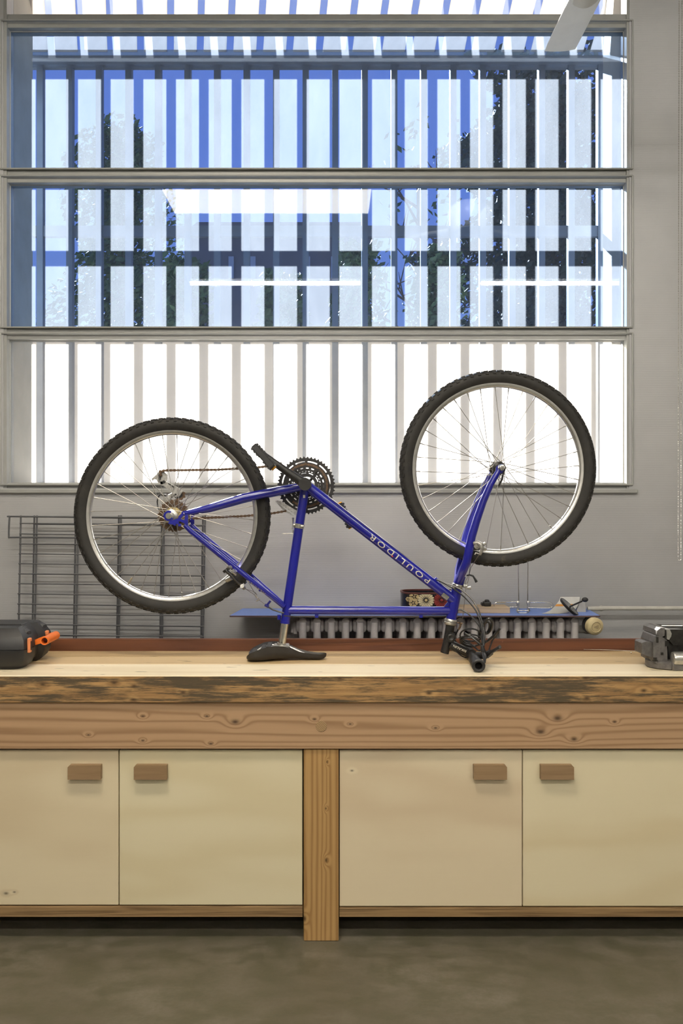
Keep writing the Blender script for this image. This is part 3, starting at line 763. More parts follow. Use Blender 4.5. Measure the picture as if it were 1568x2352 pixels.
# drivetrain
def sprocket(q, c, y, r_tip, r_root, teeth, r_in, th=.002):
    n = teeth*4; o = []; 
    for i in range(n):
        ph = i % 4; r = (r_root, r_root, r_tip, r_tip)[ph] if False else (r_root if ph in (0, 1) else r_tip)
        a = 2*pi*(i+(.25 if ph == 2 else (-.25 if ph == 3 else 0)))/n
        o.append((a, r))
    for yy in (0,):
        vo0 = [q.bm.verts.new((c.x+r*cos(a), y-th/2, c.z+r*sin(a))) for a, r in o]; vi0 = [q.bm.verts.new((c.x+r_in*cos(a), y-th/2, c.z+r_in*sin(a))) for a, r in o]
        vo1 = [q.bm.verts.new((c.x+r*cos(a), y+th/2, c.z+r*sin(a))) for a, r in o]; vi1 = [q.bm.verts.new((c.x+r_in*cos(a), y+th/2, c.z+r_in*sin(a))) for a, r in o]
        for i in range(n):
            j = (i+1) % n
            for f in ((vo0[i], vo0[j], vi0[j], vi0[i]), (vo1[j], vo1[i], vi1[i], vi1[j]), (vo0[j], vo0[i], vo1[i], vo1[j]), (vi0[i], vi0[j], vi1[j], vi1[i])): q.bm.faces.new(f)
q = MB()
for i, (r, t) in enumerate(((.0565, 28), (.049, 24), (.0425, 21), (.037, 18), (.031, 15), (.026, 13))):
    sprocket(q, RH, DB+.026+i*.0048, r, r-.0045, t, .014)
q.obj('cassette', M['rust'], bike, smooth=False)
MB().lathe(RH, (0, -1, 0), [(.030, -.012), (.030, -.010), (.010, -.010)], 24).obj('spoke_guard', M['gold_steel'], bike)
def ring(name, r_tip, teeth, r_in, y, holes=None):
    q = MB(); sprocket(q, BB, y, r_tip, r_tip-.0055, teeth, r_in, .003)
    return q.obj(name, M['black_metal'], bike, smooth=False)
# chainrings: outer toothed band, inner band, short bridges leaving slots
def chainring(name, r_tip, teeth, r_band, r_b2, r_in, y, nb, ph=0):
    q = MB(); sprocket(q, BB, y, r_tip, r_tip-.0055, teeth, r_band, .003)
    sprocket(q, BB, y, r_b2, r_b2-.0001, 24, r_in, .003)
    for i in range(nb):
        a = 2*pi*i/nb+ph; wd = .0048
        u = Vector((cos(a), 0, sin(a))); v = Vector((-sin(a), 0, cos(a)))
        c0 = Vector((BB.x, y, BB.z)); a0 = c0+u*(r_b2-.001); a1 = c0+u*(r_band+.001)
        q.prism([((a0+v*wd).x, (a0+v*wd).z), ((a1+v*wd).x, (a1+v*wd).z), ((a1-v*wd).x, (a1-v*wd).z), ((a0-v*wd).x, (a0-v*wd).z)], y-.0014, y+.0014)
    return q.obj(name, M['black_metal'], bike, smooth=False)
chainring('chainring', .1010, 48, .0850, .0810, .0660, DB+.062, 12)
chainring('chainring', .0775, 38, .0620, .0585, .050, DB+.054, 20, .1)
chainring('chainring', .0530, 28, .0440, .0415, .030, DB+.046, 10, .2)
q = MB()
for i in range(5):
    a = 2*pi*i/5+R(52); u = Vector((cos(a), 0, sin(a))); c0 = Vector((BB.x, DB+.058, BB.z))
    q.tube([c0+u*.010, c0+u*.045, c0+u*.074], [.010, .0075, .006], 8, flat=.6, up=(0, 1, 0))
    q.tube([c0+u*.068+Vector((0, -.008, 0)), c0+u*.068+Vector((0, .008, 0))], .005, 8)
q.lathe((BB.x, DB+.05, BB.z), (0, 1, 0), [(.020, -.01), (.024, 0), (.020, .014)], 24)
q.obj('crank_spider', M['black_metal'], bike)
def crank(s, end_px):
    q = MB(); y = DB+s*.078
    e = P(end_px[0], end_px[1], y); c0 = Vector((BB.x, y, BB.z)); e.y = DB+s*.088
    u = (e-c0).normalized()
    q.tube([c0-u*.004, c0+u*.02, c0+u*.08, c0+u*.14, e], [.0185, .0155, .0125, .0115, .0115], 14, flat=.62, up=Vector((-u.z, 0, u.x)))
    q.lathe(c0, (0, -s, 0), [(.021, -.014), (.021, .008), (.018, .012)], 24)
    q.lathe(e, (0, -s, 0), [(.012, -.006), (.012, .008)], 16)
    ck = q.obj('crank', M['black_metal'], bike)
    MB().lathe(c0, (0, -s, 0), [(.0135, .008), (.0135, .0145), (.0115, .0155), (.0105, .0125), (.006, .0125), (.005, .0145), (.002, .015)], 20).obj('crank_bolt_cap', M['black'], ck)
    return e, u
eN, uN = crank(-1, (607, 1047)); eF, uF = crank(1, (793, 1184))
def pedal(e, s, axis, name='pedal', ends=((-.0475, -1), (.0475, 1))):
    # axis: long direction of the pedal body in the wheel plane
    a = axis.normalized(); n_ = a.cross(Vector((0, 1, 0))).normalized()
    c = e+Vector((0, s*.055, 0))
    q = MB(); q.tube([e, c+Vector((0, s*.035, 0))], .006, 10)
    m = Matrix((a, Vector((0, 1, 0)), n_)).transposed()
    for yy in (-.036, .036): q.box(c+Vector((-.047, yy-.006, -.011)), c+Vector((.047, yy+.006, .011)), .003, None) if False else None
    bb = MB()
    for yy in (-.038, .038): bb.box((-.045, yy-.005, -.011), (.045, yy+.005, .011), .003)
    for xx in (-.042, .042): bb.box((xx-.005, -.038, -.010), (xx+.005, .038, .010), .002)
    bb.box((-.014, -.036, -.010), (.014, .036, .010), .003)
    for xx in (-.04, -.028, -.016, .016, .028, .04):
        for yy in (-.038, .038): bb.box((xx-.0035, yy-.004, -.0145), (xx+.0035, yy+.004, .0145))
    bmesh.ops.transform(bb.bm, matrix=Matrix.Translation(c) @ m.to_4x4(), verts=bb.bm.verts)
    q.merge(bb.bm); pd = q.obj(name, M['black'], bike, smooth=False)
    for xx, sg in ends:
        r = MB().box((xx-.003, -.020, -.0085), (xx+.003, .020, .0085)); bmesh.ops.transform(r.bm, matrix=Matrix.Translation(c) @ m.to_4x4(), verts=r.bm.verts)
        r.obj('reflector', M['amber'], pd, smooth=False)
pedal(P(609, 1052, DB-.095), -1, Vector((-.66, 0, .75)), ends=((-.0475, -1),))
pedal(eF, 1, Vector((.42, 0, -.91)))

# chain: two runs of plates and rollers, round the rings and pulleys
ych = DB+.05
def chain_run(q, pts):
    pts = [Vector(p) for p in pts]; L = [0]
    for a, b_ in zip(pts, pts[1:]): L.append(L[-1]+(b_-a).length)
    n = int(L[-1]/.0127)
    def atl(s):
        for i in range(len(L)-1):
            if s <= L[i+1]+1e-9: return pts[i].lerp(pts[i+1], (s-L[i])/(L[i+1]-L[i]))
        return pts[-1]
    for i in range(n):
        a, b_ = atl(i*.0127), atl((i+1)*.0127); t = (b_-a).normalized(); nz = Vector((-t.z, 0, t.x)); wy = .0040 if i % 2 else .0028
        for sy in (-wy, wy):
            o = Vector((0, sy, 0)); pr = []
            for k in range(8):
                u = (-.0042, -.003, .0035, .0092, .0157, .0169, .0157, .0092)[k]; v = (0, .0046, .0030, .0030, .0046, 0, -.0046, -.0030)[k]
                pr.append(a+t*(u if k < 7 else .0035)+nz*(v if k < 7 else -.0030)+o)
            pr = pr[:6]+[a+t*.0157-nz*.0046+o, a+t*.0092-nz*.0030+o, a+t*.0035-nz*.0030+o, a-t*.003-nz*.0046+o]
            d = Vector((0, .0005, 0)); v0 = [q.bm.verts.new(p-d) for p in pr]; v1 = [q.bm.verts.new(p+d) for p in pr]
            q.bm.faces.new(v0); q.bm.faces.new(v1[::-1])
            for k in range(len(pr)): q.bm.faces.new((v0[k], v1[k], v1[(k+1) % len(pr)], v0[(k+1) % len(pr)]))
        q.tube([a+Vector((0, -.0036, 0)), a+Vector((0, .0036, 0))], .0036, 6)
q = MB()
up = [P(369, 1091, ych), P(366, 1086, ych), P(371, 1082, ych), P(380, 1080.5, ych), P(500, 1079, ych), P(600, 1073, ych+.004), P(652, 1063, ych+.006)]
arc = []
for k in range(0, 12):
    a = R(142-k*25); arc.append(Vector((BB.x+.0735*cos(a), DB+.055, BB.z+.0735*sin(a))))
low = [P(655, 1174, ych+.005), P(620, 1180, ych+.004), P(560, 1185.5, ych), P(440, 1191, ych-.004)]
chain_run(q, up); chain_run(q, arc); chain_run(q, low)
arc2 = [Vector((RH.x+.051*cos(R(a)), DB+.044, RH.z+.051*sin(R(a)))) for a in range(-12, -200, -14)]
chain_run(q, arc2)
chain_run(q, [P(388, 1146, ych+.01), P(402, 1132, ych+.012), P(418, 1128, ych+.012), P(424, 1136, ych+.012), P(420, 1144, ych+.012), P(395, 1152, ych)])
stuff(q.obj('chain', M['rust'], bike, smooth=False))

# rear derailleur
yd = DB+.062
q = MB()
def S2(poly, y=yd): return [(P(px, py, y).x, P(px, py, y).z) for px, py in poly]
q.prism(S2([(349, 1100), (361, 1089), (366, 1083), (377, 1083), (384, 1090), (385, 1101), (381, 1108), (372, 1113), (363, 1108), (360, 1102), (354, 1101), (351, 1105)]), yd-.006, yd-.003)
q.prism(S2([(364, 1106), (381, 1106), (404, 1117), (421, 1128), (412, 1140), (403, 1142), (398, 1132), (388, 1124), (372, 1114)]), yd-.006, yd-.002)
der = q.obj('rear_derailleur', M['der'], bike, smooth=False)
q = MB()
for (px, py, rx, rz, yo) in ((367, 1097, 3.2, 8, -.0066), (377, 1107, 3.4, 3.6, -.0068), (404, 1136, 2.2, 2.2, -.0066)):
    q.prism([(P(px+rx*cos(a_), 0, yd).x, P(0, py+rz*sin(a_), yd).z) for a_ in [2*pi*k_/14 for k_ in range(14)]], yd+yo, yd-.004)
q.prism(S2([(386, 1111), (388, 1109.5), (402, 1119), (400, 1121)]), yd-.0067, yd-.004); q.obj('cage_slot', M['black'], der, smooth=False)
q = MB(); sprocket(q, P(373, 1096, yd), yd+.001, .0185, .0155, 11, .005, .004); q.obj('jockey_wheel', M['rust'], der, smooth=False)
q = MB(); sprocket(q, P(411, 1136, yd), yd+.002, .0185, .0155, 11, .005, .004); q.obj('jockey_wheel', M['black'], der, smooth=False)
q = MB(); q.prism(S2([(372, 1151), (378, 1145), (386, 1141), (393, 1142), (392, 1152), (384, 1160), (376, 1162), (371, 1158)]), yd-.012, yd+.012); q.tube([P(377, 1153, yd-.016), P(377, 1153, yd+.012)], .009, 14)
q.tube([P(388, 1141, yd), P(402, 1134, yd)], .008, 10); q.obj('derailleur_body', M['der'], der)
q = MB(); q.tube([P(382, 1138, yd-.004), P(372, 1136, yd-.004)], .0045, 8); q.obj('cable_ferrule', M['black'], der)
q = MB(); q.tube([P(376, 1137, yd-.004), P(368, 1136, yd), P(363, 1142, yd), P(361, 1152, yd), P(362, 1164, yd), P(366, 1172, yd-.004), P(390, 1180, yd-.008), P(424, 1184, yd-.01)], .0028, 8); q.obj('shift_cable', M['cable'], bike)
# front derailleur with clamp on the seat tube
yf = DB+.05
q = MB(); q.prism(S2([(632, 1150), (635, 1148), (646, 1152), (660, 1160), (676, 1170), (684, 1174), (684, 1186), (676, 1182), (660, 1170), (645, 1160)], yf-.006), yf-.008, yf-.006)
q.prism(S2([(633, 1152), (638, 1158), (650, 1172), (674, 1188), (674, 1184), (652, 1166)], yf+.008), yf+.006, yf+.008)
q.tube([P(634, 1150, yf-.008), P(634, 1151, yf+.008)], .002, 6); fd = q.obj('front_derailleur', M['der'], bike, smooth=False)
q = MB(); q.tube([B(687.2, 1203), B(685.4, 1213)], .0185, 18); q.tube([B(678, 1206, -.012), B(674, 1206, -.012)], .006, 8); q.tube([B(691, 1209, -.014), B(697, 1209, -.014)], .006, 8); q.obj('clamp', M['chrome'], fd)
q = MB(); q.tube([B(672, 1190, .03), B(673, 1206, .02), B(671, 1216, .02)], .004, 8); q.tube([B(673, 1218, .01), B(672, 1225, .01)], .003, 8); q.tube([B(672, 1225, .0), B(648, 1226, .0)], .001, 6); q.obj('cage_link', M['steel'], fd)

# rear brake
q = MB()
q.tube([Bm(519, 1311, -.07),Bm(528, 1318, -.07),Bm(540, 1332, -.068),Bm(556, 1347, -.064)], [.009, .0095, .007, .006], 12, flat=.7)
q.tube([Bm(516, 1308, -.072),Bm(520, 1313, -.072)], .010, 10)
q.tube([Bm(519, 1311, .07),Bm(540, 1332, .068),Bm(556, 1347, .064)], [.009, .007, .006], 10)
br = q.obj('rear_brake', M['black_metal'], bike)
q = MB(); q.tube([Bm(524, 1305, -.066),Bm(530, 1302, -.056)], .007, 10); q.tube([Bm(533, 1313, -.074),Bm(540, 1320, -.06)], .006, 10); q.tube([Bm(556, 1346, -.074),Bm(560, 1350, -.05)], .007, 10)
q.tube([Bm(532, 1327, -.05),Bm(521, 1333, -.03)], .008, 10); stuff(q.obj('brake_bolt', M['steel'], br))
q = MB(); q.tube([Bm(559, 1349, -.05),Bm(575, 1360, -.03),Bm(587, 1368, 0)], .001, 6); q.tube([Bm(562, 1340, .05),Bm(577, 1356, .02),Bm(588, 1367, 0)], .001, 6); q.tube([Bm(566, 1354, -.03),Bm(578, 1357, -.02),Bm(587, 1362, -.01),Bm(590, 1367, 0)], .001, 6)
q.tube([Bm(592, 1376, 0),Bm(612, 1391, 0)], .001, 6); q.obj('straddle_wire', M['wire'], br)
q = MB(); q.tube([Bm(586, 1366, 0),Bm(592, 1374, 0)], .004, 8); q.tube([Bm(596, 1375, 0),Bm(588, 1381, 0)], [.005, .004], 8, flat=.6); q.obj('straddle_carrier', M['steel'], br)
q = MB(); q.tube([Bm(614, 1393, 0),Bm(625, 1400, -.005),Bm(640, 1405, -.018),Bm(652, 1408, -.02)], .0026, 8)
q.tube([B(653, 1413, -.016), B(690, 1416.5, -.004), B(966, 1416.8, -.004), B(1024, 1415, -.004)], .0020, 6); q.obj('rear_brake_cable', M['cable'], bike)
# front brake
q = MB()
q.tube([Bm(1087, 1248, -.066),Bm(1096, 1246, -.07),Bm(1104, 1250, -.074),Bm(1107, 1262, -.076),Bm(1102, 1274, -.07)], [.007, .010, .0115, .0085, .006], 12, flat=.75)
q.tube([Bm(1092, 1257, -.068),Bm(1098, 1252, -.074)], .009, 10); q.tube([Bm(1108, 1252, -.076),Bm(1114, 1248, -.072)], .0055, 8); q.tube([Bm(1110, 1260, -.074),Bm(1115, 1262, -.07)], .006, 8)
q.tube([Bm(1100, 1272, -.07),Bm(1092, 1270, -.07),Bm(1090, 1274, -.07)], .0025, 6)
fb = q.obj('front_brake', M['der'], bike)
q = MB(); q.tube([Bm(1104, 1251, .074),Bm(1107, 1262, .076),Bm(1102, 1274, .07)], [.0095, .0075, .005], 10); q.obj('brake_arm', M['der'], fb)
MB().box(Bm(1086, 1261, -.042)-Vector((.0, .004, .004)),Bm(1100, 1256, -.03)+Vector((.0, .004, .002)), .002).obj('brake_pad', M['black'], fb, smooth=False)
q = MB(); q.tube([Bm(1102, 1270, -.07),Bm(1092, 1286, -.05),Bm(1081, 1304, -.02),Bm(1077, 1320, 0)], .0012, 6); q.tube([Bm(1102, 1270, .07),Bm(1090, 1290, .04),Bm(1077, 1320, 0)], .0012, 6)
q.tube([Bm(1076, 1321, 0),Bm(1068, 1336, -.004),Bm(1068, 1342, -.006),Bm(1072, 1348, -.01)], .0011, 6); q.tube([Bm(1077, 1322, 0),Bm(1075, 1333, 0),Bm(1072, 1342, -.006),Bm(1070, 1352, -.01),Bm(1062, 1420, -.01)], .0010, 6); q.obj('straddle_wire', M['wire'], fb)
q = MB(); q.tube([Bm(1064, 1346, -.01),Bm(1072, 1346, -.01)], .006, 8); q.tube([Bm(1071, 1340, -.01),Bm(1070, 1353, -.01)], .0035, 8); q.tube([Bm(1072, 1351, -.01),Bm(1081, 1350, -.012)], [.004, .0055], 10); q.obj('cable_hanger', M['steel'], fb)
q = MB(); q.tube([Bm(1071, 1322, -.004),Bm(1078, 1320.5, -.006),Bm(1086, 1323, -.008),Bm(1091, 1331, -.008),Bm(1094, 1337, -.008)], [.0025, .003, .0032, .004, .005], 10); q.obj('cable_noodle', M['black'], fb)
q = MB(); q.tube([Bm(1055, 1429, -.008),Bm(1058, 1432, -.008),Bm(1056, 1440, -.008),Bm(1053, 1446, -.008)], .0035, 8); q.tube([Bm(1050, 1430, -.006),Bm(1062, 1432, -.01)], .0025, 8); q.obj('cable_stop', M['rust'], fb)
q = MB(); q.tube([Bm(1052, 1446, -.008), Bm(1047, 1458, .005), B(1046, 1472, .024), B(1054, 1484, .03), B(1066, 1490, .03), B(1080, 1494, .03)], .0027, 8); q.obj('front_brake_cable', M['cable'], bike)

# seat post and saddle
MB().tube([B(655, 1424), B(647.5, 1479)], .0129, 20).obj('seat_post', M['chrome'], bike)
MB().tube([B(654.4, 1426), B(653.8, 1431.5)], .0168, 20).obj('seat_clamp', bl_, frame)
def saddle():
    # stations: px, half width, near edge row in the photo, height of the sitting surface above the bench
    st = [(566.5, .040, 1508, .006), (569, .054, 1505, .0025), (575, .065, 1501, .0006), (587, .071, 1496, .0004), (600, .070, 1490.5, .0006), (616, .062, 1486, .0018), (632, .053, 1484, .0035), (650, .043, 1484.5, .0045),
          (666, .034, 1489, .0048), (684, .028, 1496, .0042), (702, .024, 1500, .0028), (720, .0215, 1502.5, .0012), (734, .0195, 1503, .0008), (743, .016, 1502.5, .004), (748, .010, 1502, .010), (749.5, .004, 1501.5, .014)]
    q = MB(); rs = []
    for (px, w_, pe, hb) in st:
        x = P(px, 0, DB-w_*.8).x; ze = Z(pe, DB-w_); zbm = ZB+hb
        h = max(ze-zbm, .004); ring = []
        for k in range(17):
            a = pi*k/16; cx_, sn = cos(a), sin(a)
            yy = -w_*(abs(cx_)**.62)*(1 if cx_ > 0 else -1); ring.append(Vector((x, DB+yy, ze-h*(sn**.55))))
        for k in range(9):      # underside, hollow
            f = 1-2*(k+.5)/9; ring.append(Vector((x, DB+w_*.93*f, ze-.002-min(h*.55, .022)*(1-f*f)**.6)))
        rs.append(ring)
    q.rings(rs); sd = q.obj('saddle', M['black_soft'], bike, ang=70)
    q = MB()
    for s in (-1, 1):
        q.tube([B(582, 1502, s*.022), B(600, 1490, s*.022), B(625, 1484, s*.022), B(655, 1484, s*.022), B(690, 1500, s*.018), B(712, 1508, s*.008)], .0035, 8)
    q.obj('saddle_rail', M['steel'], sd)
    q = MB(); q.tube([B(647, 1477), B(646, 1485)], .016, 16); q.box(B(628, 1486, -.028), B(664, 1480, .028), .003); q.obj('saddle_clamp', M['steel'], sd)
    q = MB()
    for (px, py) in ((584, 1495), (605, 1486), (618, 1481)): q.box(B(px-5, py+3, -.05), B(px+6, py-1, .05), .002)
    q.obj('saddle_base_rib', M['black'], sd, smooth=False)
saddle()

# stem, bar, lever, cables
q = MB(); q.tube([B(1034, 1436), B(1031, 1452), B(1026, 1478), B(1020.5, 1500)], [.0155, .0150, .0145, .0145], 18); st = q.obj('stem', M['black_metal'], bike)
MB().tube([B(1033.5, 1462, -.022), B(1033.5, 1462, .022)], .0172, 24).obj('stem_pivot', M['black_metal'], st)
MB().lathe(B(1033.5, 1462, -.022), (0, -1, 0), [(.012, -.001), (.0125, .003), (.009, .0055), (.005, .003)], 20).obj('pivot_bolt', M['black'], st)
a0, a1 = B(1032, 1480), B(1079, 1501)
MB().tube([a0, a1], [.0165, .0155], 18).obj('stem_arm', M['black_metal'], st)
text_on_tube('BIKALIN', a0.lerp(a1, .76), a0.lerp(a1, .14), .0162, .0105, M['letter'], st, 'lettering', dist=-.002)['label'] = 'cream lettering on the black stem, upside down'
BARZ = ZB+.0215; BARX = X(1099, 2.665); 
barc = Vector((BARX, 0, BARZ))
cl = B(1081, 1502)
YBE = 2.665
bz = lambda y: ZB+.0215+(cl.z-ZB-.0215)*((y-YBE)/(DB-YBE))**.8 if y > YBE else ZB+.0215
bxx = lambda y: BARX+(cl.x-BARX)*min(1, (y-YBE)/(DB-YBE))
q = MB(); q.tube([(bxx(YBE+.05), YBE+.05, bz(YBE+.05)), (bxx(2.8), 2.8, bz(2.8)), cl, (cl.x, DB+.06, cl.z), (cl.x+.01, DB+.25, ZB+.03)], .0125, 16)
hb = q.obj('handlebar', M['black_metal'], bike)
MB().tube([(cl.x, DB-.022, cl.z), (cl.x, DB+.022, cl.z)], .0185, 20).obj('stem_clamp', M['black_metal'], st)
# near grip with hollow end
gdir = (Vector((bxx(2.76), 2.76, bz(2.76)))-Vector((bxx(YBE), YBE, bz(YBE)))).normalized()
g0 = Vector((bxx(YBE), YBE, bz(YBE)))
q = MB(); prof = [(.0105, .03), (.0115, .0), (.0165, -.001), (.0205, .001), (.0215, .005), (.021, .012), (.0175, .016)]
for k in range(12): prof += [(.0178, .018+k*.006), (.0166, .021+k*.006)]
prof += [(.0175, .092), (.0185, .095), (.0185, .102), (.0175, .104), (.0185, .112), (.013, .114)]
q.lathe(g0, gdir, prof, 28, cap=False); q.obj('grip', M['black'], bike, ang=35)
q = MB().lathe(g0, gdir, [(.0112, .028), (.001, .0285)], 20); q.obj('bar_end_plug', M['dark'], hb)
q = MB(); g1 = Vector((cl.x+.01, DB+.25, ZB+.0225)); q.lathe(g1, (0, -1, 0), [(.012, -.002), (.020, 0), (.019, .05), (.018, .10), (.013, .102)], 18); q.obj('grip', M['black'], bike)
# brake lever body and lever
lv = g0+gdir*.125
q = MB(); q.tube([lv+Vector((0, -.012, 0)), lv+Vector((0, .012, 0))], .0185, 18)
q.tube([lv+Vector((.010, 0, .012)), P(1118, 1504, 2.76), P(1128, 1498, 2.75)], [.013, .012, .009], 12); lb = q.obj('brake_lever_bracket', M['black_metal'], bike)
q = MB(); q.tube([P(1120, 1505, 2.75), P(1131, 1496, 2.735), P(1141, 1490, 2.72), P(1148, 1486, 2.71), P(1150, 1485, 2.71)], [.008, .0075, .007, .0085, .006], 10, flat=.7); q.obj('brake_lever', M['black_metal'], lb)
q = MB(); q.lathe(P(1110, 1499, 2.74), (-.2, 0, 1), [(.008, -.02), (.009, 0), (.006, .018), (.0045, .024)], 14); q.tube([P(1109, 1498, 2.735), P(1112, 1506, 2.70), P(1113, 1522, 2.675)], [.005, .007, .003], 10, flat=.5); q.obj('shifter', M['black'], lb)
q = MB(); q.tube([P(1103, 1480, 2.79), P(1118, 1473, 2.80), P(1134, 1460, 2.78), P(1148, 1443, 2.77)], [.0035, .0042, .004, .0042], 10); q.tube([P(1121, 1499, 2.76), P(1125, 1486, 2.79), P(1130, 1472, 2.8), P(1147, 1445, 2.775)], .0026, 8); q.obj('shift_lever', M['black_metal'], lb)
# cable housings
def sp(pts, n=6):
    pts = [Vector(p) for p in pts]; o = []
    for i in range(len(pts)-1):
        p0, p1, p2, p3 = pts[max(i-1, 0)], pts[i], pts[i+1], pts[min(i+2, len(pts)-1)]
        for k in range(n):
            t = k/n; o.append(.5*((2*p1)+(p2-p0)*t+(2*p0-5*p1+4*p2-p3)*t*t+(3*p1-p0-3*p2+p3)*t**3))
    return o+[pts[-1]]
def cable(pts, r=.0026): q = MB(); q.tube(sp(pts), r, 8); return q.obj('cable_housing', M['cable'], bike)
cable([Bm(1002, 1331, -.02), Bm(1020, 1340, -.022), Bm(1044, 1354, -.026), Bm(1070, 1375, -.04), Bm(1092, 1402, -.07), Bm(1104, 1432, -.10), Bm(1110, 1460, -.13), Bm(1111, 1485, -.16)])
cable([Bm(1003, 1334, .01), Bm(1048, 1349, -.024), Bm(1075, 1368, -.05), Bm(1094, 1392, -.08), Bm(1104, 1418, -.10), Bm(1110, 1442, -.11), Bm(1113, 1470, -.13), Bm(1108, 1492, -.15)])
cable([Bm(1050, 1400, -.006), Bm(1062, 1402, -.01), Bm(1080, 1414, -.03), Bm(1096, 1432, -.06), Bm(1108, 1452, -.09), Bm(1112, 1475, -.12)])
def coil(cx_, cy_, rx, ry, dy, ph=0, n=22, tilt=0., r=.0027, turns=1.0, drift=0.):
    pts = []
    for k in range(n+1):
        a = 2*pi*turns*k/n+ph; u, v = rx*cos(a), ry*sin(a)
        pts.append(Bm(cx_+u*cos(tilt)-v*sin(tilt), cy_+u*sin(tilt)+v*cos(tilt)+drift*k/n, dy+.02*sin(a)))
    q = MB(); q.tube(pts, r, 8); return q.obj('cable_housing', M['cable'], bike)
coil(1081, 1460, 25, 16, -.005, .5, tilt=.05); coil(1086, 1470, 25, 12, -.02, 2.0, tilt=.12); coil(1078, 1473, 22, 12, -.03, 3.6, tilt=.15); coil(1081, 1474, 21, 9, -.04, 1.0, tilt=.1)
coil(1120, 1438, 9, 17, -.03, 0, tilt=.25, r=.0045); coil(1116, 1442, 7, 14, -.02, .6, tilt=.3, r=.0035)
cable([Bm(1082, 1480, -.05), Bm(1094, 1490, -.08), Bm(1100, 1494, -.10), Bm(1110, 1490, -.12)]); cable([Bm(1067, 1454, -.05), Bm(1085, 1466, -.06), Bm(1105, 1484, -.09), Bm(1108, 1492, -.13)], .003)
cable([Bm(1040, 1487, -.02), Bm(1055, 1503, -.01), Bm(1068, 1510, .0), Bm(1079, 1511, .01)], .0024)
cable([Bm(1108, 1498, -.14), Bm(1109, 1480, -.15), Bm(1106, 1466, -.13), Bm(1108, 1450, -.11)], .0036)
q = MB(); q.tube(sp([Bm(706, 1113, .02), Bm(760, 1146, -.012), Bm(850, 1216, -.012), Bm(998, 1328, -.01)]), .0009, 6); q.tube([Bm(560, 1136, -.02), Bm(620, 1124, -.02), Bm(700, 1105, -.01)], .0008, 6); q.obj('gear_cable', M['wire'], bike)
q = MB()
for (px, py) in ((799, 1200), (805, 1205), (841, 1232)): q.tube([Bm(px+2, py-3, -.004), Bm(px-1, py+2, -.004)], .004, 8)
q.obj('bottle_cage_bolt', M['chrome'], bike)
MB().box(Bm(1018, 1372, -.019)-Vector((.006, 0, .004)), Bm(1027, 1366, -.016)+Vector((.006, 0, .002)), .001, Matrix.Rotation(R(38), 3, 'Y')).obj('frame_badge', M['chrome'], frame, smooth=False)

# ------------------------------------------------------------------ things along the wall
# two wire grids leaning on the wall
def wgrid(label, xs, ys, d0, d1, y_top, y_bot, handle=False, r=.0033):
    zt_, zb_ = Z(y_top, d0), ZB-.55
    t = thing('wire_grid', label, 'grid', (X((xs[0]+xs[-1])/2, d0), d1, .0), 'grey wire grids behind the bench')
    def yy(z): return d0+(d1-d0)*(zt_-z)/(zt_-zb_)
    for x in xs:
        q = MB(); x0 = X(x, d0); x1 = X(x-5, yy(Z(1460, d0)))
        z1 = zb_; q.tube([(x0, yy(zt_), zt_+.004), (x0+(x1-x0)*1.6, yy(z1), z1)], r*1.15, 8); q.obj('upright_wire', M['grid'], t)
    k = 0
    for y in ys:
        z = Z(y, d0); q = MB(); sag = random.uniform(-.002, .002)
        x0, x1 = X(xs[0]-1, d0), X(xs[-1]+1, d0)
        q.tube([(x0, yy(z)-.006, z), ((x0+x1)/2, yy(z)-.006, z-.004+sag), (x1, yy(z)-.006, z-.008)], r*.8, 6); q.obj('cross_wire', M['grid'], t)
    z = ys[-1]
    zz = Z(ys[-1], d0)-.045
    while zz > zb_:
        q = MB(); x0, x1 = X(xs[0]-1, d0), X(xs[-1]+1, d0); q.tube([(x0, yy(zz)-.006, zz), (x1, yy(zz)-.006, zz)], r*.8, 6); q.obj('cross_wire', M['grid'], t); zz -= .042
    if handle:
        q = MB(); za, zb2 = Z(1186.5, d0), Z(1234, d0); xa_, xb_ = X(23, d0), X(470, d0)
        q.tube(sp([(xb_, yy(za)-.006, za-.006), (X(60, d0), yy(za)-.006, za), (xa_+.006, yy(za)-.006, za), (xa_, yy(za)-.006, za-.006), (xa_, yy(zb2)-.006, zb2+.006), (xa_+.006, yy(zb2)-.006, zb2), (X(60, d0), yy(zb2)-.006, zb2), (X(273, d0), yy(zb2)-.006, zb2-.003)], 4), r*1.1, 8)
        q.obj('hook_loop', M['grid'], t)
wgrid('grey wire grid with side loop leaning on the wall behind the rear wheel', [48, 85, 180, 278, 377, 471], [1202, 1226, 1249, 1271, 1294, 1317, 1339, 1362, 1385, 1407, 1431, 1454], 3.46, 3.38, 1186, 1460, True)
wgrid('second grey wire grid tight behind the one with the side loop', [79, 174, 273, 372, 466], [1187, 1204, 1250, 1318, 1386, 1433], 3.50, 3.46, 1186, 1460)

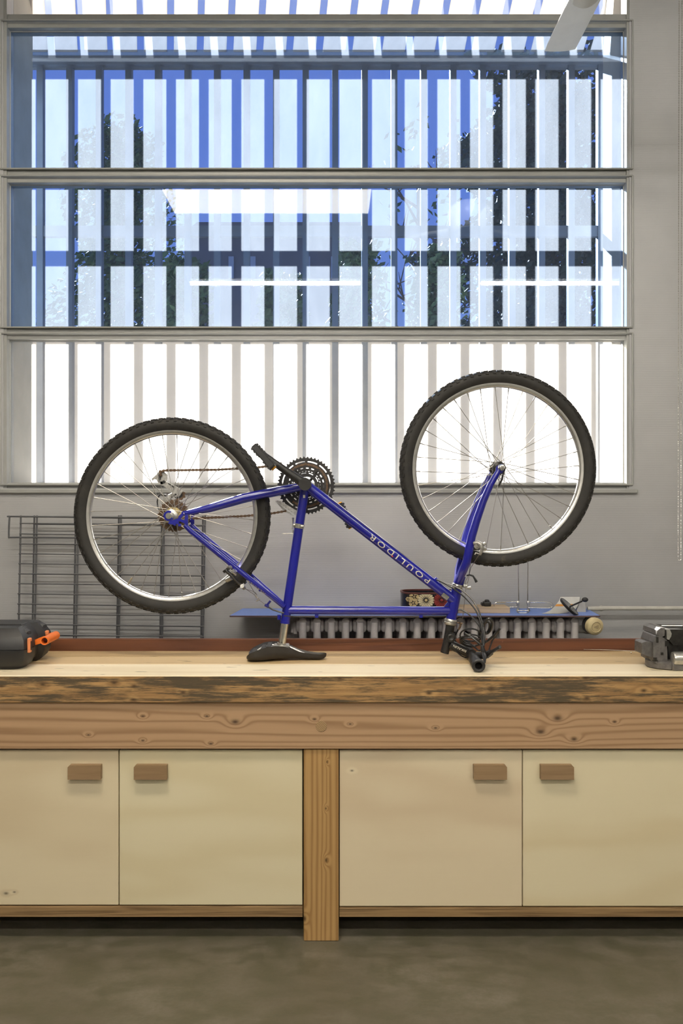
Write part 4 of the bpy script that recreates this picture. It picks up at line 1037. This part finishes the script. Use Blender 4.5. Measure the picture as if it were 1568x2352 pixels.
# radiator
YR = 3.33
rad = thing('radiator', 'old ribbed cast radiator below the blue shelf', 'radiator', (X(1005, YR+.06), YR+.07, .12))
PR = 32.85*YR/F; ZR = Z(1417, 3.36)-.004
def section(x):
    q = MB()
    for (yo, zt2) in ((0, ZR-.012), (.07, ZR-.012), (.14, ZR-.012)):
        q.tube([(x, YR+yo, zt2), (x, YR+yo, .22)], .0145, 12)
    # top and bottom headers
    for zc in (ZR-.030, .20):
        q.box((x-PR/2+.0005, YR+.020, zc-.027), (x+PR/2-.0005, YR+.135, zc+.027), .012, None, 2)
    q.tube([(x, YR+.002, ZR-.010), (x, YR+.14, ZR-.010)], .0145, 12)
    q.box((x-.013, YR, .12), (x+.013, YR+.14, .18), .004)
    return q
for i in range(20):
    x = X(695, YR)+i*PR
    q = section(x)
    if i == 0: me, o = q.mesh('section', M['rad'], True, ang=50); off = o-Vector((x, YR, 0))
    else: q.bm.free()
    place('section', me, Vector((x, YR, 0))+off, rad)
xr0 = X(695, YR)-PR/2
MB().lathe((xr0, YR+.07, ZR-.05), (-1, 0, 0), [(.030, -.004), (.030, .008), (.022, .012), (.022, .02)], 6).obj('end_plug', M['rad'], rad)
for x in (X(695, YR)+PR*2, X(695, YR)+PR*17):
    MB().box((x-.02, YR+.05, 0), (x+.02, YR+.11, .12)).obj('foot', M['rad'], rad, smooth=False)
xr1 = X(695, YR)+19.5*PR
q = MB(); q.tube([(xr1, YR+.07, ZR-.05), (xr1+.03, YR+.07, ZR-.05)], .015, 12); q.lathe((xr1+.03, YR+.07, ZR-.05), (1, -.3, -.1), [(.016, 0), (.018, .01), (.014, .03)], 12); q.obj('valve_body', M['pipe'], rad)
vc = P(1368, 1440, 3.27)
vax = Vector((.22, -1, -.12))
q = MB().lathe(vc, vax, [(.030, -.052), (.034, -.046), (.035, -.030), (.035, -.026), (.033, -.022)], 28); tv_ = q.obj('valve_collar', M['black'], rad)
q = MB().lathe(vc, vax, [(.028, -.028), (.0335, -.024), (.0335, -.004), (.031, .000), (.022, .003), (.0205, .004), (.0185, .0015), (.001, .0015)], 32); vh = q.obj('valve_head', M['valve'], rad)
u_ = vax.normalized(); e1 = Vector((0, 0, 1)).cross(u_).normalized(); e2 = u_.cross(e1)
q = MB(); c0 = vc+u_*.0022
for tri in ([(-.011, 0), (.007, .0085), (.007, -.0085)], [(.0085, .008), (.0105, .007), (.0105, -.007), (.0085, -.008)]):
    a = [q.bm.verts.new(c0+e1*x+e2*z) for x, z in tri]; b2 = [q.bm.verts.new(c0-u_*.001+e1*x+e2*z) for x, z in tri]
    q.bm.faces.new(a); q.bm.faces.new(b2[::-1]); n = len(a)
    for i in range(n): q.bm.faces.new((a[i], b2[i], b2[(i+1) % n], a[(i+1) % n]))
q.obj('valve_emblem', M['valve_logo'], vh, smooth=False)
MB().lathe(c0-u_*.0016, u_, [(.0195, 0), (.0195, .0012), (.0165, .0014), (.0165, .0002)], 28, cap=False).obj('emblem_ring', M['valve_logo'], vh)
pp = tag(MB().tube([(X(1352, 3.45), 3.47, Z(1398, 3.47)), (X(1375, 3.47), 3.47, Z(1397.5, 3.47)), (X(1380, 3.47), 3.47, Z(1397.5, 3.47)), (X(1386, 3.47), 3.47, Z(1397, 3.47)), (RX1, 3.47, Z(1397.5, 3.47))], [.0085, .0088, .0115, .0085, .0085], 14).obj('heating_pipe', M['pipe']),
         'painted heating pipe running along the wall past the valve knob', 'pipe')

# blue shelf board on the radiator
YSF, YSB = 3.285, 3.525
ZSH = Z(1414, YSF); 
q = MB(); q.prism([(0,0),(1,0),(0,1)], 0, 1); q.bm.free(); q = MB()
th = .006
c4 = [Vector((X(527, YSF), YSF, ZSH)), Vector((X(1378, YSF), YSF, ZSH)), Vector((X(1347, YSB), YSB, ZSH)), Vector((X(557, YSB), YSB, ZSH))]
q.hexa([v-Vector((0, 0, th)) for v in c4]+c4)
for f in q.bm.faces:
    if abs(f.normal.z) < .5: f.material_index = 1
sh = q.obj('shelf_board', [M['shelf_blue'], M['shelf_edge']], smooth=False)
for p in sh.data.polygons: p.material_index = 0 if p.normal.z > .5 else 1
tag(sh, 'thin blue board lying on top of the radiator', 'shelf')

# lacquer bowl with flowers
yb0 = 3.39
cxb = X(985, yb0); bw, bd = X(1050, yb0)-cxb, .075
zb0, zt0 = ZSH, Z(1361, yb0-bd)
bowl = thing('lacquer_bowl', 'oval black lacquer bowl painted with cream and crimson flowers', 'bowl', (cxb, yb0, zb0))
def oval(f, z, n=48):
    o = []
    for k in range(n):
        a = 2*pi*k/n; c, s = cos(a), sin(a); e = .62
        o.append(Vector((cxb+bw*f*abs(c)**e*(1 if c > 0 else -1), yb0+bd*f*abs(s)**e*(1 if s > 0 else -1), z)))
    return o
q = MB(); q.rings([oval(.94, zb0), oval(.985, zb0+.006), oval(1., zb0+.025), oval(1., zt0-.004), oval(.965, zt0-.004), oval(.95, zb0+.03), oval(.9, zb0+.008)]); q.obj('body', M['lacquer'], bowl, ang=50)
q = MB(); q.rings([oval(.945, zt0-.006), oval(1.012, zt0-.006), oval(1.012, zt0), oval(.945, zt0)], closed=True); q.obj('rim', M['lacquer_rim'], bowl, ang=50)
def surf_y(x):
    c = min(1, abs((x-cxb)/bw))**(1/.62); s = sqrt(max(0, 1-c*c)); return yb0-bd*s**.62-.0006
def petal_flower(px, py, r, n, mat, name, r0=.25, clip=None):
    q = MB(); c = P(px, py, yb0-bd)
    for i in range(n):
        a = 2*pi*i/n; ring = []
        for (rr, da) in ((r0, 0), (.55, .80), (.85, .93), (1.0, .45), (1.0, -.45), (.85, -.93), (.55, -.80)):
            aa = a+da*pi/n; x = c.x+cos(aa)*r*rr; z = c.z+sin(aa)*r*rr*.95
            z = min(max(z, zb0+.006), zt0-.007); ring.append((x, z))
        v0 = [q.bm.verts.new((x, surf_y(x)-.0008, z)) for x, z in ring]; v1 = [q.bm.verts.new((x, surf_y(x)+.0006, z)) for x, z in ring]
        q.bm.faces.new(v0); m_ = len(v0)
        for j in range(m_): q.bm.faces.new((v0[j], v0[(j+1) % m_], v1[(j+1) % m_], v1[j]))
    o = q.obj(name, mat, bowl, smooth=False)
    k = MB().ball((c.x, surf_y(c.x)-.001, c.z), r*.2, 10, 6, (1, .15, .9)); k.obj('flower_centre', M['tan_leaf'] if mat is not M['red_petal'] else M['red_petal'], o)
petal_flower(978, 1378.5, X(996, yb0-bd)-X(977, yb0-bd), 18, M['cream'], 'cream_flower')
petal_flower(1014, 1378.5, X(1032, yb0-bd)-X(1013, yb0-bd), 22, M['red_petal'], 'crimson_flower')
petal_flower(951, 1371, .020, 5, M['tan_leaf'], 'ochre_leaf'); petal_flower(949, 1385, .018, 5, M['tan_leaf'], 'ochre_leaf'); petal_flower(938, 1377, .010, 6, M['tan_leaf'], 'ochre_leaf')

# plywood offcut with a black clip on it
yp0 = 3.36
pl = tag(MB().box((X(1052, yp0), yp0, ZSH), (X(1171, yp0), yp0+.11, Z(1395.5, yp0)), .001).obj('plywood_offcut', M['ply'], smooth=False), 'flat plywood offcut lying on the blue shelf beside the bowl', 'board')
zpl = Z(1395.5, yp0)
ck = thing('black_clip', 'small black plastic clamp standing on the plywood offcut', 'clamp', (X(1116, 3.41), 3.41, zpl))
MB().box((X(1110.5, 3.40), 3.395, zpl), (X(1127.5, 3.40), 3.43, Z(1382, 3.40)), .004, None, 2).lathe(((X(1119, 3.4)), 3.41, Z(1384, 3.40)), (0, 0, 1), [(.010, 0), (.010, .008), (.006, .011)], 16).obj('body', M['black'], ck)
MB().box((X(1105, 3.42), 3.41, zpl), (X(1111.5, 3.42), 3.44, Z(1384, 3.42)), .003).obj('jaw', M['black'], ck, smooth=False)

# chrome wire stand
yw = 3.42; r_ = .0021
ws = thing('wire_stand', 'chrome wire book stand on the blue shelf below the front wheel', 'stand', (X(1201, yw), yw, ZSH))
for (x0, x1) in ((1190, 1191), (1212, 1211)):
    q = MB(); q.tube([P(x1, 1404, yw), P(x0, 1300, yw), P(x0+(1 if x0 < 1200 else -1), 1285, yw)], r_, 8); q.obj('upright', M['chrome'], ws)
q = MB(); q.tube([P(1191, 1285, yw), P(1193, 1281, yw), P(1209, 1281, yw), P(1211, 1285, yw)], r_, 8); q.obj('top_bar', M['chrome'], ws)
for pts in ([(1188, 1383), (1140, 1383), (1135, 1387), (1134, 1391), (1137, 1395), (1142, 1397), (1188, 1394)], [(1213, 1383), (1263, 1383.5), (1268, 1387), (1269, 1391), (1266, 1395), (1260, 1397), (1213, 1396)]):
    q = MB(); q.tube([P(x, y, yw-.012) for x, y in pts], r_, 8); q.obj('side_loop', M['chrome'], ws)
q = MB(); q.tube([P(1186, 1401, yw), P(1188, 1406, yw-.05), P(1192, 1408, yw-.06), P(1208, 1408, yw-.06), P(1213, 1406, yw-.05), P(1216, 1401, yw)], r_*1.1, 8); q.tube([P(1185, 1402.5, yw-.01), P(1217, 1402.5, yw-.01)], r_, 8); q.obj('base_loop', M['chrome'], ws)
for px in (1189, 1213):
    q = MB(); q.lathe(P(px, 1384, yw-.01), (0, -1, 0), [(.007, -.006), (.007, .004), (.004, .006)], 12); q.tube([P(px, 1386, yw-.004), P(px, 1402, yw-.004)], .0045, 8); q.obj('hinge', M['steel'], ws)

# grey card and block with round mirror leaning on it
gc = thing('grey_card', 'curled grey card with an orange stripe on the blue shelf', 'card', (X(1290, 3.40), 3.40, ZSH))
q = MB(); rs = []
cur = [(3.335, .0015), (3.36, .002), (3.39, .007), (3.42, .020), (3.445, .038), (3.462, .053)]
xl = [1245, 1252, 1264, 1274, 1283, 1287]; xr = [1284, 1300, 1318, 1326, 1330, 1331]
for (y, h), a, c in zip(cur, xl, xr):
    p0 = Vector((X(a, y), y, ZSH+h)); p1 = Vector((X(c, y), y, ZSH+h)); rs.append([p0, p1, p1+Vector((0, .001, .001)), p0+Vector((0, .001, .001))])
q.rings(rs); q.obj('sheet', M['paper'], gc)
def on_card(t, s):
    i = min(int(t*5), 4); f = t*5-i; y = cur[i][0]+(cur[i+1][0]-cur[i][0])*f; h = cur[i][1]+(cur[i+1][1]-cur[i][1])*f
    a = xl[i]+(xl[i+1]-xl[i])*f; c = xr[i]+(xr[i+1]-xr[i])*f; return Vector((X(a+(c-a)*s, y), y-.0008, ZSH+h+.0012))
q = MB(); q.rings([[on_card(.60, 0), on_card(.60, .8), on_card(.68, .8), on_card(.68, 0)], [v+Vector((0, .0005, -.0005)) for v in (on_card(.60, 0), on_card(.60, .8), on_card(.68, .8), on_card(.68, 0))]]); q.obj('stripe', M['stripe'], gc, smooth=False)
gb = tag(MB().hexa([(X(1322, 3.40), 3.40, ZSH), (X(1345, 3.40), 3.40, ZSH), (X(1345, 3.47), 3.47, ZSH), (X(1322, 3.47), 3.47, ZSH),
                    (X(1334, 3.42), 3.42, ZSH+.046), (X(1343, 3.42), 3.42, ZSH+.046), (X(1343, 3.47), 3.47, ZSH+.050), (X(1334, 3.47), 3.47, ZSH+.050)]).obj('grey_block', M['paper_grey'], smooth=False), 'grey plastic wedge at the end of the blue shelf behind the mirror', 'block')
mr = thing('round_mirror', 'small round black mirror on a stalk with a knob, end of the blue shelf', 'mirror', (X(1307, 3.32), 3.32, ZSH))
mc = P(1307, 1394.5, 3.325); ma = Vector((.62, -.30, .72)).normalized()
a1_, a2_ = P(1287, 1376, 3.325), P(1327, 1412.5, 3.325)
md = (a2_-a1_)/2; mc = (a1_+a2_)/2; rad_m = md.length
tdir = md.normalized(); nrm_ = Vector((-tdir.z, 0, tdir.x)); ma = (nrm_*.96-Vector((0, .26, 0))).normalized()
if ma.z < 0: ma = -ma
MB().lathe(mc, ma, [(rad_m*.93, -.006), (rad_m, -.002), (rad_m, .003), (rad_m*.94, .0045), (rad_m*.93, .003)], 32).obj('shell', M['black'], mr)
MB().lathe(mc, ma, [(rad_m*.9, .0025), (rad_m*.9, .0038)], 32).obj('mirror_glass', M['mirror_glass'], mr)
q = MB(); q.tube([mc+ma*.002, P(1336, 1381, 3.36)], .0035, 8); q.obj('stalk', M['black'], mr)
MB().ball(P(1343, 1377.5, 3.365), .0115, 12, 8, (1.15, .8, .85)).obj('knob', M['black'], mr)

# ------------------------------------------------------------------ tool case on the bench
tc = thing('tool_case', 'black moulded plastic tool case with orange handle and latches on the bench', 'case', (-1.16, 2.83, ZB))
x1 = -.962; xA = -1.36; y0_, y1_ = 2.69, 2.965; ztc = ZB+.131; zm = ZB+.066
def case_half(bottom):
    q = MB(); rs = []
    prof = [(0, .0), (.012, .030), (.020, .045), (.024, .066)] if bottom else None
    lv_ = ([(.030, 0), (.010, .018), (.002, .036), (0, .065)] if bottom else [(0, .0665), (.002, .092), (.010, .108), (.030, .131)])
    for inset, h in lv_:
        c = .028; a0x, a1x, b0, b1 = xA+inset, x1-inset, y0_+inset, y1_-inset
        rs.append([Vector(p) for p in ((a0x+c, b0, ZB+h), (a1x-c, b0, ZB+h), (a1x-c*.3, b0+c*.3, ZB+h), (a1x, b0+c, ZB+h), (a1x, (b0+b1)/2-.050, ZB+h), (a1x-.018, (b0+b1)/2-.036, ZB+h), (a1x-.018, (b0+b1)/2+.030, ZB+h), (a1x, (b0+b1)/2+.046, ZB+h), (a1x, b1-c, ZB+h), (a1x-c*.3, b1-c*.3, ZB+h), (a1x-c, b1, ZB+h), (a0x+c, b1, ZB+h), (a0x, b1-c, ZB+h), (a0x, b0+c, ZB+h))])
    q.rings(rs); return q
case_half(True).obj('bottom_shell', M['case'], tc, ang=28); lid = case_half(False).obj('lid', M['case'], tc, ang=28)
q = MB()
for (ya, yb2) in ((2.735, 2.775), (2.885, 2.925)): q.box((x1-.055, ya, ztc-.030), (x1-.010, yb2, ztc-.004), .006, Matrix.Rotation(R(28), 3, 'Y'))
q.box((xA+.03, 2.79, ztc-.004), (x1-.05, 2.87, ztc+.004), .003); q.obj('rib', M['case'], lid, smooth=False)
for ya in (2.712, 2.880):
    q = MB(); q.box((x1-.004, ya, zm-.012), (x1+.006, ya+.018, zm+.034), .002); l_ = q.obj('latch', M['pale_orange'], tc, smooth=False)
    MB().box((x1+.005, ya+.004, zm-.004), (x1+.0075, ya+.014, zm+.024)).obj('latch_slot', M['black'], l_, smooth=False)
h0, h1 = P(102, 1472, 2.76), P(128, 1459, 2.90)
q = MB(); q.lathe(h0, (h1-h0), [(.0095, .02), (.0100, 0), (.0135, -.0005), (.0140, .004), (.0140, (h1-h0).length), (.009, (h1-h0).length+.001)], 24, cap=False); hd = q.obj('handle_grip', M['orange'], tc)
q = MB()
for t in (.24, .9):
    p = h0.lerp(h1, t)-Vector((.012, 0, 0)); q.hexa([Vector((x1-.020, p.y-.006, zm-.004)), Vector((p.x, p.y-.006, p.z-.010)), Vector((p.x, p.y+.006, p.z-.010)), Vector((x1-.020, p.y+.006, zm-.004)),
                                 Vector((x1-.020, p.y-.006, zm+.012)), Vector((p.x, p.y-.006, p.z+.011)), Vector((p.x, p.y+.006, p.z+.011)), Vector((x1-.020, p.y+.006, zm+.012))])
q.obj('handle_arm', M['orange'], tc, smooth=False)

# ------------------------------------------------------------------ bench vise at the other end
vs = thing('bench_vise', 'worn grey cast iron bench vise bolted to the bench', 'vise', (X(1540, 2.75), 2.76, ZB))
V = lambda px, py, d=2.74: P(px, py, d)
def vx(px, d=2.74): return X(px, d)
def vz(py, d=2.74): return Z(py, d)
q = MB()
q.lathe((vx(1538), 2.765, ZB), (0, 0, 1), [(.062, 0), (.067, .004), (.067, .022), (.062, .027), (.040, .030)], 28)
q.box((vx(1530), 2.69, ZB), (vx(1575), 2.80, ZB+.028), .004); q.obj('base', M['vise'], vs)
def S3(poly, d): return [(X(px, d), Z(py, d)) for px, py in poly]
q = MB(); q.prism(S3([(1500, 1475), (1505, 1462), (1510, 1458), (1520, 1463), (1531, 1470), (1533, 1525), (1534, 1536), (1524, 1535), (1500, 1520)], 2.72), 2.72, 2.83)
q.prism(S3([(1507, 1458), (1509, 1448), (1516, 1442.5), (1526, 1442.5), (1526, 1460), (1520, 1463)], 2.72), 2.72, 2.84)
q.obj('fixed_body', M['vise'], vs, smooth=False)
q = MB(); q.prism(S3([(1475, 1478), (1478, 1476), (1486, 1474), (1502, 1478), (1502, 1512), (1476, 1503), (1474.5, 1500)], 2.73), 2.735, 2.80); q.obj('anvil', M['vise'], vs, smooth=False)
q = MB(); q.box((vx(1524), 2.722, vz(1466)), (vx(1531), 2.84, vz(1443.5)), .001); q.obj('jaw_face', M['vise_dark'], vs, smooth=False)
q = MB(); q.prism(S3([(1531, 1445), (1538, 1446), (1542, 1455), (1541, 1462), (1536, 1470), (1531, 1468)], 2.71), 2.71, 2.84); q.obj('jaw_face', M['vise_bright'], vs, smooth=False)
q = MB(); q.prism(S3([(1538, 1446), (1600, 1446), (1600, 1478), (1546, 1482), (1536, 1470), (1541, 1462), (1542, 1455)], 2.715), 2.715, 2.84); q.prism(S3([(1531, 1470), (1600, 1476), (1600, 1533), (1545, 1533), (1535, 1533)], 2.74), 2.735, 2.83); q.obj('sliding_jaw', M['vise_dark'], vs, smooth=False)
q = MB(); q.lathe(V(1542, 1512, 2.70), (1, 0, 0), [(.012, 0), (.020, .003), (.022, .008), (.022, .08), (.012, .084)], 24); q.obj('screw_housing', M['vise_bright'], vs)
q = MB(); q.lathe((vx(1504, 2.72), 2.72, ZB+.027), (0, 0, 1), [(.009, 0), (.009, .003), (.0062, .003), (.0062, .011)], 6); q.obj('bolt', M['vise_dark'], vs, smooth=False)
q = MB(); q.box((vx(1521), 2.7185, vz(1470)), (vx(1530), 2.7205, vz(1482)), 0); q.box((vx(1501), 2.7185, vz(1474)), (vx(1506), 2.7205, vz(1461)), 0); q.box((vx(1511), 2.7185, vz(1502)), (vx(1517), 2.7205, vz(1496)), 0); q.obj('casting_recess', M['vise_dark'], vs, smooth=False)
q = MB(); q.tube([(vx(1529), 2.78, vz(1441.5)), (vx(1600), 2.78, vz(1441.5))], .003, 8); q.obj('jaw_edge_line', M['vise_bright'], vs)  # added rod, drawn as the bright line along the jaw tops, not a handle

tag(MB().tube([P(1340, 1491.5, 3.06), P(1380, 1492.3, 3.05), P(1480, 1496.5, 2.99), P(1500, 1497.5, 2.98)], .0012, 6).obj('steel_wire', M['wire']), 'thin steel wire lying along the back of the bench', 'wire')
bd_ = DROP-.003
yb_ = bd_*F/(1499.5-CY)
tag(MB().ball((X(1449, yb_), yb_, ZB+.0028), .0028, 12, 8).obj('steel_ball', M['chrome']), 'tiny shiny bearing ball on the bench near the vise', 'ball')
